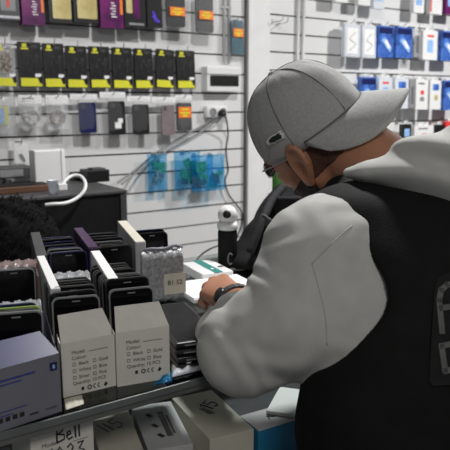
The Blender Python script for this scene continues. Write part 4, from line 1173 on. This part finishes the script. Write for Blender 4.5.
X, Y, Z = g.grid()
def wave(px, py, d, nx, ny, n_, amp, wid, lam):
    """soft fold running across the sleeve around one point"""
    c = NP(P(px, py, d)); ax_ = NP(RT)*nx-NP(UP)*ny
    s = (X-c[0])*ax_[0]+(Y-c[1])*ax_[1]+(Z-c[2])*ax_[2]
    r2 = (X-c[0])**2+(Y-c[1])**2+(Z-c[2])**2
    bend = .012*np.sin(60*(X-c[0])+45*(Z-c[2]))
    return amp*np.sin(2*PI*(s+bend)/lam)*np.exp(-r2/(2*wid**2))
g.F = g.F + (wave(262, 285, .93, .6, -.8, 0, .0022, .04, .036) + wave(232, 325, .97, .8, .6, 0, .003, .045, .034) + wave(312, 235, .92, .7, .7, 0, .0028, .05, .045)
             + wave(300, 360, .90, .2, 1, 0, .003, .05, .05) + wave(240, 365, .9, .9, -.4, 0, .002, .05, .04) + .0012*np.sin(X*38+3*np.sin(Z*22))*np.sin(Z*33+Y*21)).astype(np.float32)
Vh, Qh = g.mesh()
hoodie = npobj('hoodie', Vh-BASE, Qh, 'hoodie', person)
hoodie['label'] = 'light grey hoodie with long loose sleeves'
# hood lying on the shoulders
g = SDF(rng_(.55, 1.25, .004), rng_(.35, 1.0, .004), rng_(1.05, 1.55, .004))
def hoodp(x, y, d): return NP(P(x, y, d))
ch = [(hoodp(350, 171, .97), .006), (hoodp(370, 171, .95), .016), (hoodp(395, 171, .94), .029), (hoodp(425, 170, .93), .047), (hoodp(460, 171, .92), .061), (hoodp(505, 180, .92), .068)]
for (a, ra), (b, rb) in zip(ch, ch[1:]): g.cone(a, b, ra, rb, .02)
far = [(hoodp(505, 180, .94), .06), (NK+NP((.10, .04, .0)), .045), (NK+NP((.07, .12, -.02)), .03)]
for (a, ra), (b, rb) in zip(far, far[1:]): g.cone(a, b, ra, rb, .03)
# the opening for the neck
g.cone(hp(-.03, 0, -.055), NK, .064, .070, .008, 'sub')
X, Y, Z = g.grid()
c = NP(P(430, 168, 1.0)); q = ((X-c[0])*RT[0]+(Y-c[1])*RT[1]); w_ = (X-c[0])*UP[0]+(Y-c[1])*UP[1]+(Z-c[2])*UP[2]
g.F = g.F + (-.0062*np.sin((w_*1.0+.16*q+.012*np.sin(q*22))*125)*np.exp(-((w_-.002)/.06)**2)).astype(np.float32)
Vq, Qq = g.mesh()
hood = npobj('hood', Vq-BASE, Qq, 'hoodie', hoodie)

# ---- vest
g = SDF(rng_(.46, 1.30, .0045), rng_(.30, 1.0, .0045), rng_(.70, 1.42, .0045))
torso(g, .030, .05, .085)
AD = (M1-LS); AD /= np.linalg.norm(AD)
g.cone(LS-AD*.0, NP(P(334, 303, .92)), .088, .096, .012, 'sub'); g.cone(NP(P(320, 300, .92)), LE, .080, .072, .012, 'sub')
ADr = (RE-RS); ADr /= np.linalg.norm(ADr)
g.cone(RS-ADr*.02, RS+ADr*.25, .098, .09, .012, 'sub')
g.ell(NK+NP((-.01, .03, .06)), (.078, .078, .075), None, .01, 'sub')
# stand-up collar at the throat
col = [NP(P(352, 186, 1.02)), NP(P(340, 190, 1.06)), NP(P(326, 200, 1.12))]
for a, b in zip(col, col[1:]): g.cone(a, b, .022, .020, .02)
X, Y, Z = g.grid()
g.F = np.maximum(g.F, .745-Z).astype(np.float32)
g.F = g.F + (.0025*np.sin(X*30+Z*25+2*np.sin(Y*20))*np.sin(Z*28)).astype(np.float32)
Vv, Qv = g.mesh()
vest = npobj('vest', Vv-BASE, Qv, 'vest', person)
vest['label'] = 'black sleeveless vest'
BV = BVHTree.FromPolygons([Vector(v) for v in Vv.tolist()], Qv.tolist())
BH = BVHTree.FromPolygons([Vector(v) for v in Vh.tolist()], Qh.tolist())
def cast(bvh, x, y, lift=0):
    d = ray(x, y).normalized(); loc, nrm, i, dist = bvh.ray_cast(EYE, d)
    if loc is None: return None
    return loc-d*lift
# back panel with lettering, sewn on the back of the vest
pa = cast(BV, 438, 330)
if pa is None: pa = P(438, 330, .9)
cc = [(427, 283), (426, 300), (423, 345), (418, 386)]
def patch_pt(u, v):
    xl = 428-9*v**1.4; x = xl+u*70; y = 282+v*104+u*(-8)
    return cast(BV, min(x, 446+.0*u), y) , x, y
pl = [cast(BV, x, y) for x, y in ((427, 285), (447, 283), (447, 380), (420, 386))]
pn = ((pl[1]-pl[0]).cross(pl[3]-pl[0])).normalized()
if pn.dot(FW) > 0: pn = -pn
p0 = sum(pl, Vector())/4 + pn*.004
def onp(x, y, lift=0):
    d = ray(x, y); tt = (p0+pn*lift-EYE).dot(pn)/d.dot(pn); return EYE+d*tt
out = [(437, 279), (443, 274), (454, 271), (505, 266), (508, 300), (502, 380), (470, 384), (433, 386), (429, 382), (432, 330), (434, 292)]
bm = BM(); A = [bm.verts.new(onp(*q)-Vector(BASE)) for q in out]; B = [bm.verts.new(onp(*q)-pn*.010-Vector(BASE)) for q in out]
bm.faces.new(A); bm.faces.new(B[::-1])
for i in range(len(out)): bm.faces.new((A[i], B[i], B[(i+1) % len(out)], A[(i+1) % len(out)]))
patch = obj('back_panel', bm, 'blackmatte', vest)
def letter(lines):
    for ln in lines: pass
    bm = BM()
    for ln in lines:
        ps = [onp(x, y, .0008) for x, y in ln]
        for a, b in zip(ps, ps[1:]):
            e = (b-a).normalized(); sN = e.cross(pn).normalized()*.0035; e = e*.0025
            q = [a-sN-e, b-sN+e, b+sN+e, a+sN-e]
            lo = [bm.verts.new(p-pn*.0006-Vector(BASE)) for p in q]; hi = [bm.verts.new(p+pn*.0008-Vector(BASE)) for p in q]
            bm.faces.new(hi); bm.faces.new(lo[::-1])
            for i in range(4): bm.faces.new((hi[i], lo[i], lo[(i+1) % 4], hi[(i+1) % 4]))
    return bm
lt = obj('lettering', letter([[(442, 332), (439, 300), (441, 290), (447, 285), (462, 282)], [(441, 308), (464, 305)], [(464, 283), (466, 330)]]), 'lettering', vest)
lt2 = obj('lettering', letter([[(462, 342), (441.5, 346), (445, 371), (466, 367)]]), 'lettering', vest)
# sleeve seams
def seam(pix, r=.0011):
    pts = [p for p in (cast(BH, x, y, -.0002) for x, y in smoothpath([(a, b, 0) for a, b in pix], 6) and [(v[0], v[1]) for v in smoothpath([(a, b, 0) for a, b in pix], 6)]) if p is not None]
    bm = BM(); add_tube(bm, [p-Vector(BASE) for p in pts], r, 6); return obj('seam', bm, 'seam', hoodie, True)
seam([(352, 226), (338, 238), (324, 252), (312, 264)])
seam([(312, 264), (318, 285), (325, 315), (327, 345)], .0008)

# ---- trousers and shoes
g = SDF(rng_(.5, 1.05, .008), rng_(.34, .78, .008), rng_(.02, .95, .008))
g.ell(HI-NP((0, 0, .02)), (.178, .128, .13), None, .03)
for hx, kn, an in ((-.085, LK, LA), (.085, RK, RA)):
    g.cone(HI+NP((hx, 0, -.04)), kn, .10, .075, .03); g.cone(kn, an, .074, .062, .03)
V, Q = g.mesh(); npobj('trousers', V-BASE, Q, 'trousers', person)
for an in (LA, RA):
    g = SDF(rng_(an[0]-.08, an[0]+.08, .006), rng_(an[1]-.10, an[1]+.24, .006), rng_(-.02, .16, .006))
    g.cone(an+NP((0, -.02, -.05)), an+NP((0, .15, -.055)), .046, .040, .02); g.cone(an+NP((0, 0, 0)), an+NP((0, 0, -.05)), .05, .045, .02)
    X, Y, Z = g.grid(); g.F = np.maximum(g.F, .001-Z).astype(np.float32)
    V, Q = g.mesh(); npobj('shoe', V-BASE, Q, 'shoe', person)

# ---- cap worn backwards
CA, CL, CHH = .105, .086, .1137
def rim(t, s=0.): 
    k = math.cos(s)**.8 if s < PI/2-1e-6 else 0.0
    return hp(CA*math.cos(t)*k, CL*math.sin(t)*k, CHH*math.sin(s))
bm = BM(); NT, NS = 72, 18; rings = []
for j in range(NS):
    s = (PI/2)*(j/NS)
    ring = []
    for i in range(NT):
        tt = 2*PI*i/NT; p = rim(tt, s)
        cr = .0016*math.exp(-((math.sin(3*tt)/.14)**2))*math.sin(PI*min(1, j/NS*1.1))   # the panels meet in shallow valleys
        n_ = p-HC; n_ = n_/np.linalg.norm(n_); p = p-n_*cr + n_*.0012*math.sin(5*tt+3*s)*math.sin(7*s)
        ring.append(bm.verts.new(p-BASE))
    rings.append(ring)
# turned-under lower edge
low = [bm.verts.new(hp((CA-.001)*math.cos(2*PI*i/NT), (CL-.001)*math.sin(2*PI*i/NT), -.012)-BASE) for i in range(NT)]
rings.insert(0, low)
top = bm.verts.new(hp(0, 0, CHH)-BASE)
for a, b in zip(rings, rings[1:]):
    for i in range(NT): bm.faces.new((a[i], a[(i+1) % NT], b[(i+1) % NT], b[i]))
for i in range(NT): bm.faces.new((rings[-1][i], rings[-1][(i+1) % NT], top))
bmesh.ops.recalc_face_normals(bm, faces=bm.faces[:])
capV = [v.co.copy()+Vector(BASE) for v in bm.verts]; bm.verts.index_update(); capF = [[v.index for v in f.verts] for f in bm.faces]
cap = obj('cap', bm, 'cap', person, True); cap['label'] = 'heather grey baseball cap worn backwards'
md = cap.modifiers.new('cloth', 'SOLIDIFY'); md.thickness = .0018; md.offset = -1
BC = BVHTree.FromPolygons(capV, capF)
# seams between the panels
for k in range(3):
    t0 = PI/6+k*PI/3
    for tt in (t0, t0+PI):
        pts = [rim(tt, s)+((rim(tt, s)-HC)/np.linalg.norm(rim(tt, s)-HC))*.0002-BASE for s in np.linspace(0.02, PI/2-.05, 16)]
        bm = BM(); add_tube(bm, pts, .0011, 6); obj('panel_seam', bm, 'capdark', cap, True)
bm = BM(); bmesh.ops.create_uvsphere(bm, u_segments=14, v_segments=8, radius=.007)
bmesh.ops.scale(bm, vec=(1, 1, .5), verts=bm.verts[:])
bmesh.ops.transform(bm, matrix=Matrix.Translation(Vector(hp(0, 0, CHH+.001)-BASE)) @ Matrix(np.stack([HF, HL, HU]).T.tolist()).to_4x4(), verts=bm.verts[:])
obj('button', bm, 'cap', cap, True)
# visor over the neck
bm = BM(); NV, NR = 36, 10; G = []
TV = math.radians(80)
for i in range(NV+1):
    a = -1+2*i/NV; tt = PI+a*TV
    Lr = .076*(1-abs(a)**2.6)**.62
    base = NP((CA*math.cos(tt), CL*math.sin(tt), -.003))
    row_ = []
    for j in range(NR+1):
        v = j/NR
        f = base[0]-Lr*v*(.96)
        l = base[1]*(1+.16*v*(1-abs(a)**2)) 
        u = base[2]-.030*v*Lr/.078-.046*(abs(base[1])/CL)**2*v*(Lr/.078)**.6-.004*v*v
        row_.append(bm.verts.new(hp(f, l, u)-BASE))
    G.append(row_)
for i in range(NV):
    for j in range(NR): bm.faces.new((G[i][j], G[i+1][j], G[i+1][j+1], G[i][j+1]))
bmesh.ops.remove_doubles(bm, verts=bm.verts[:], dist=1e-6)
vis = obj('visor', bm, 'cap', cap, True)
md = vis.modifiers.new('board', 'SOLIDIFY'); md.thickness = .0045; md.offset = 0
edge = [rim(PI+a*TV, 0)+HU*(-.001)-BASE for a in np.linspace(-1, 1, 40)]
edge = [p+((p+BASE-HC)/np.linalg.norm(p+BASE-HC))*.0012 for p in edge]
bm = BM(); add_tube(bm, edge, .0014, 6); obj('visor_seam', bm, 'capdark', cap, True)
# crocodile emblem above the ear, lying on the cloth
def on_cap(x, y, lift):
    d = ray(x, y).normalized(); loc, nrm, i, dist = BC.ray_cast(EYE, d)
    if loc is None: loc = P(x, y, 1.06); nrm = -FW
    if nrm.dot(d) > 0: nrm = -nrm
    return loc+nrm*lift-Vector(BASE)
def decal(name, outl, m, lift, th=.003):
    bm = BM(); A = [bm.verts.new(on_cap(x, y, lift)) for x, y in outl]; B = [bm.verts.new(on_cap(x, y, lift-th)) for x, y in outl]
    n = len(A); bm.faces.new(A); bm.faces.new(B[::-1])
    for i in range(n): bm.faces.new((A[i], B[i], B[(i+1) % n], A[(i+1) % n]))
    bmesh.ops.triangulate(bm, faces=bm.faces[:])
    return obj(name, bm, m, cap)
croc = [(270.5, 139.5), (273.0, 136.5), (275.5, 135.0), (277.2, 134.6), (278.6, 133.0), (280.8, 132.2), (280.4, 134.0), (282.6, 134.4), (281.0, 136.2), (283.0, 137.2), (280.4, 138.4), (277.5, 139.6), (276.3, 141.0), (274.4, 140.8), (272.2, 141.8), (271.2, 141.0)]
cxm = sum(p[0] for p in croc)/len(croc); cym = sum(p[1] for p in croc)/len(croc)
hal = [(cxm+(x-cxm)*1.42, cym+(y-cym)*1.50) for x, y in croc]
e = decal('emblem', hal, 'patchgrey', .0040); e['label'] = 'pale outline of the crocodile emblem'
e = decal('emblem', croc, 'croc', .0056); e['label'] = 'dark crocodile emblem'

# ---- spectacles
bm = BM()
for s in (-1, 1):
    add_tube(bm, smoothpath([hp(.010, .083*s, -.012)-BASE, hp(.05, .080*s, -.012)-BASE, hp(.085, .070*s, -.012)-BASE, hp(.096, .060*s, -.014)-BASE], 4), .0016, 6)
    add_tube(bm, [hp(.099-.004*abs(math.cos(a)), .034*s+.024*math.cos(a), -.022+.014*math.sin(a))-BASE for a in np.linspace(0, 2*PI, 21)[:-1]], .0009, 6, True)
add_tube(bm, [hp(.099, .010, -.018)-BASE, hp(.102, 0, -.016)-BASE, hp(.099, -.010, -.018)-BASE], .0014, 6)
gl = obj('spectacles', bm, 'grey', person, True)
for s in (-1, 1):
    bm = BM(); c_ = hp(.105, .034*s, -.026)-BASE
    A = [bm.verts.new(hp(.099-.004*abs(math.cos(a)), .034*s+.023*math.cos(a), -.022+.013*math.sin(a))-BASE) for a in np.linspace(0, 2*PI, 21)[:-1]]
    bm.faces.new(A); o = obj('lens', bm, 'lens', gl); md = o.modifiers.new('t', 'SOLIDIFY'); md.thickness = .001

# ---- wristwatch
pcK = sum(KL)/4
wd = (pcK-LW); wd /= np.linalg.norm(wd)
wa = NP(P(217, 305, 1.18)); wb = NP(P(250, 296, 1.20)); wc = (wa+wb)/2
e1 = (wb-wa)/np.linalg.norm(wb-wa); fd = NP(P(226, 283, 1.29))-NP(P(235, 312, 1.13)); fd /= np.linalg.norm(fd)
e2 = np.cross(e1, fd); e2 /= np.linalg.norm(e2)
if e2[2] < 0: e2 = -e2
WC = LW+wd*.012
bm = BM()
for k in range(22):
    a = 2*PI*k/22
    c_ = WC+e1*.0335*math.cos(a)+e2*.0290*math.sin(a)
    rm = Matrix(np.stack([-e1*math.sin(a)+e2*math.cos(a), np.cross(e1, e2), e1*math.cos(a)+e2*math.sin(a)]).T.tolist())
    add_box(bm, c_-BASE, (.0100, .016, .0045), rot=rm, bev=.0012)
wt = obj('wristwatch', bm, 'darkgrey', person); wt['label'] = 'dark metal link wristwatch'
a = PI*.78
c_ = WC+e1*.037*math.cos(a)+e2*.0315*math.sin(a)
rm = Matrix(np.stack([-e1*math.sin(a)+e2*math.cos(a), np.cross(e1, e2), e1*math.cos(a)+e2*math.sin(a)]).T.tolist()).to_4x4()
bm = BM(); add_lathe(bm, [(.013, -.003), (.0145, 0), (.0135, .0035), (.0125, .004)], 24, Matrix.Translation(Vector(c_-BASE)) @ rm); obj('watch_case', bm, 'black', wt, True)

# ------------------------------------------------------------------ light
def area(name, loc, size, power, col=(1, 1, 1), target=None, sy=None):
    l = bpy.data.lights.new(name, 'AREA'); l.energy = power; l.size = size; l.color = col
    if sy: l.shape = 'RECTANGLE'; l.size_y = sy
    o = bpy.data.objects.new(name, l); COL.objects.link(o); o.location = loc
    d = (Vector(target)-Vector(loc)) if target else Vector((0, 0, -1))
    o.rotation_euler = d.to_track_quat('-Z', 'Y').to_euler()
    return o
area('ceiling_or_fill_lamp', (3.6, 1.35, 2.72), .16, 60, (1, .99, .97))
area('ceiling_or_fill_lamp', (1.35, 1.30, 2.72), .16, 34, (1, .985, .97))
area('ceiling_or_fill_lamp', (-.4, -1.1, 2.6), .5, 13, (1, .96, .90), (.4, .8, 1.0))  # unseen fill light added on the camera side to brighten the carton fronts
w = bpy.data.worlds.new('world'); S.world = w; w.use_nodes = True
w.node_tree.nodes['Background'].inputs[0].default_value = (.9, .95, 1, 1)
w.node_tree.nodes['Background'].inputs[1].default_value = .075
S.view_settings.view_transform = 'Standard'; S.view_settings.look = 'None'
S.view_settings.gamma = 1; S.view_settings.exposure = .24; S.view_settings.use_curve_mapping = False
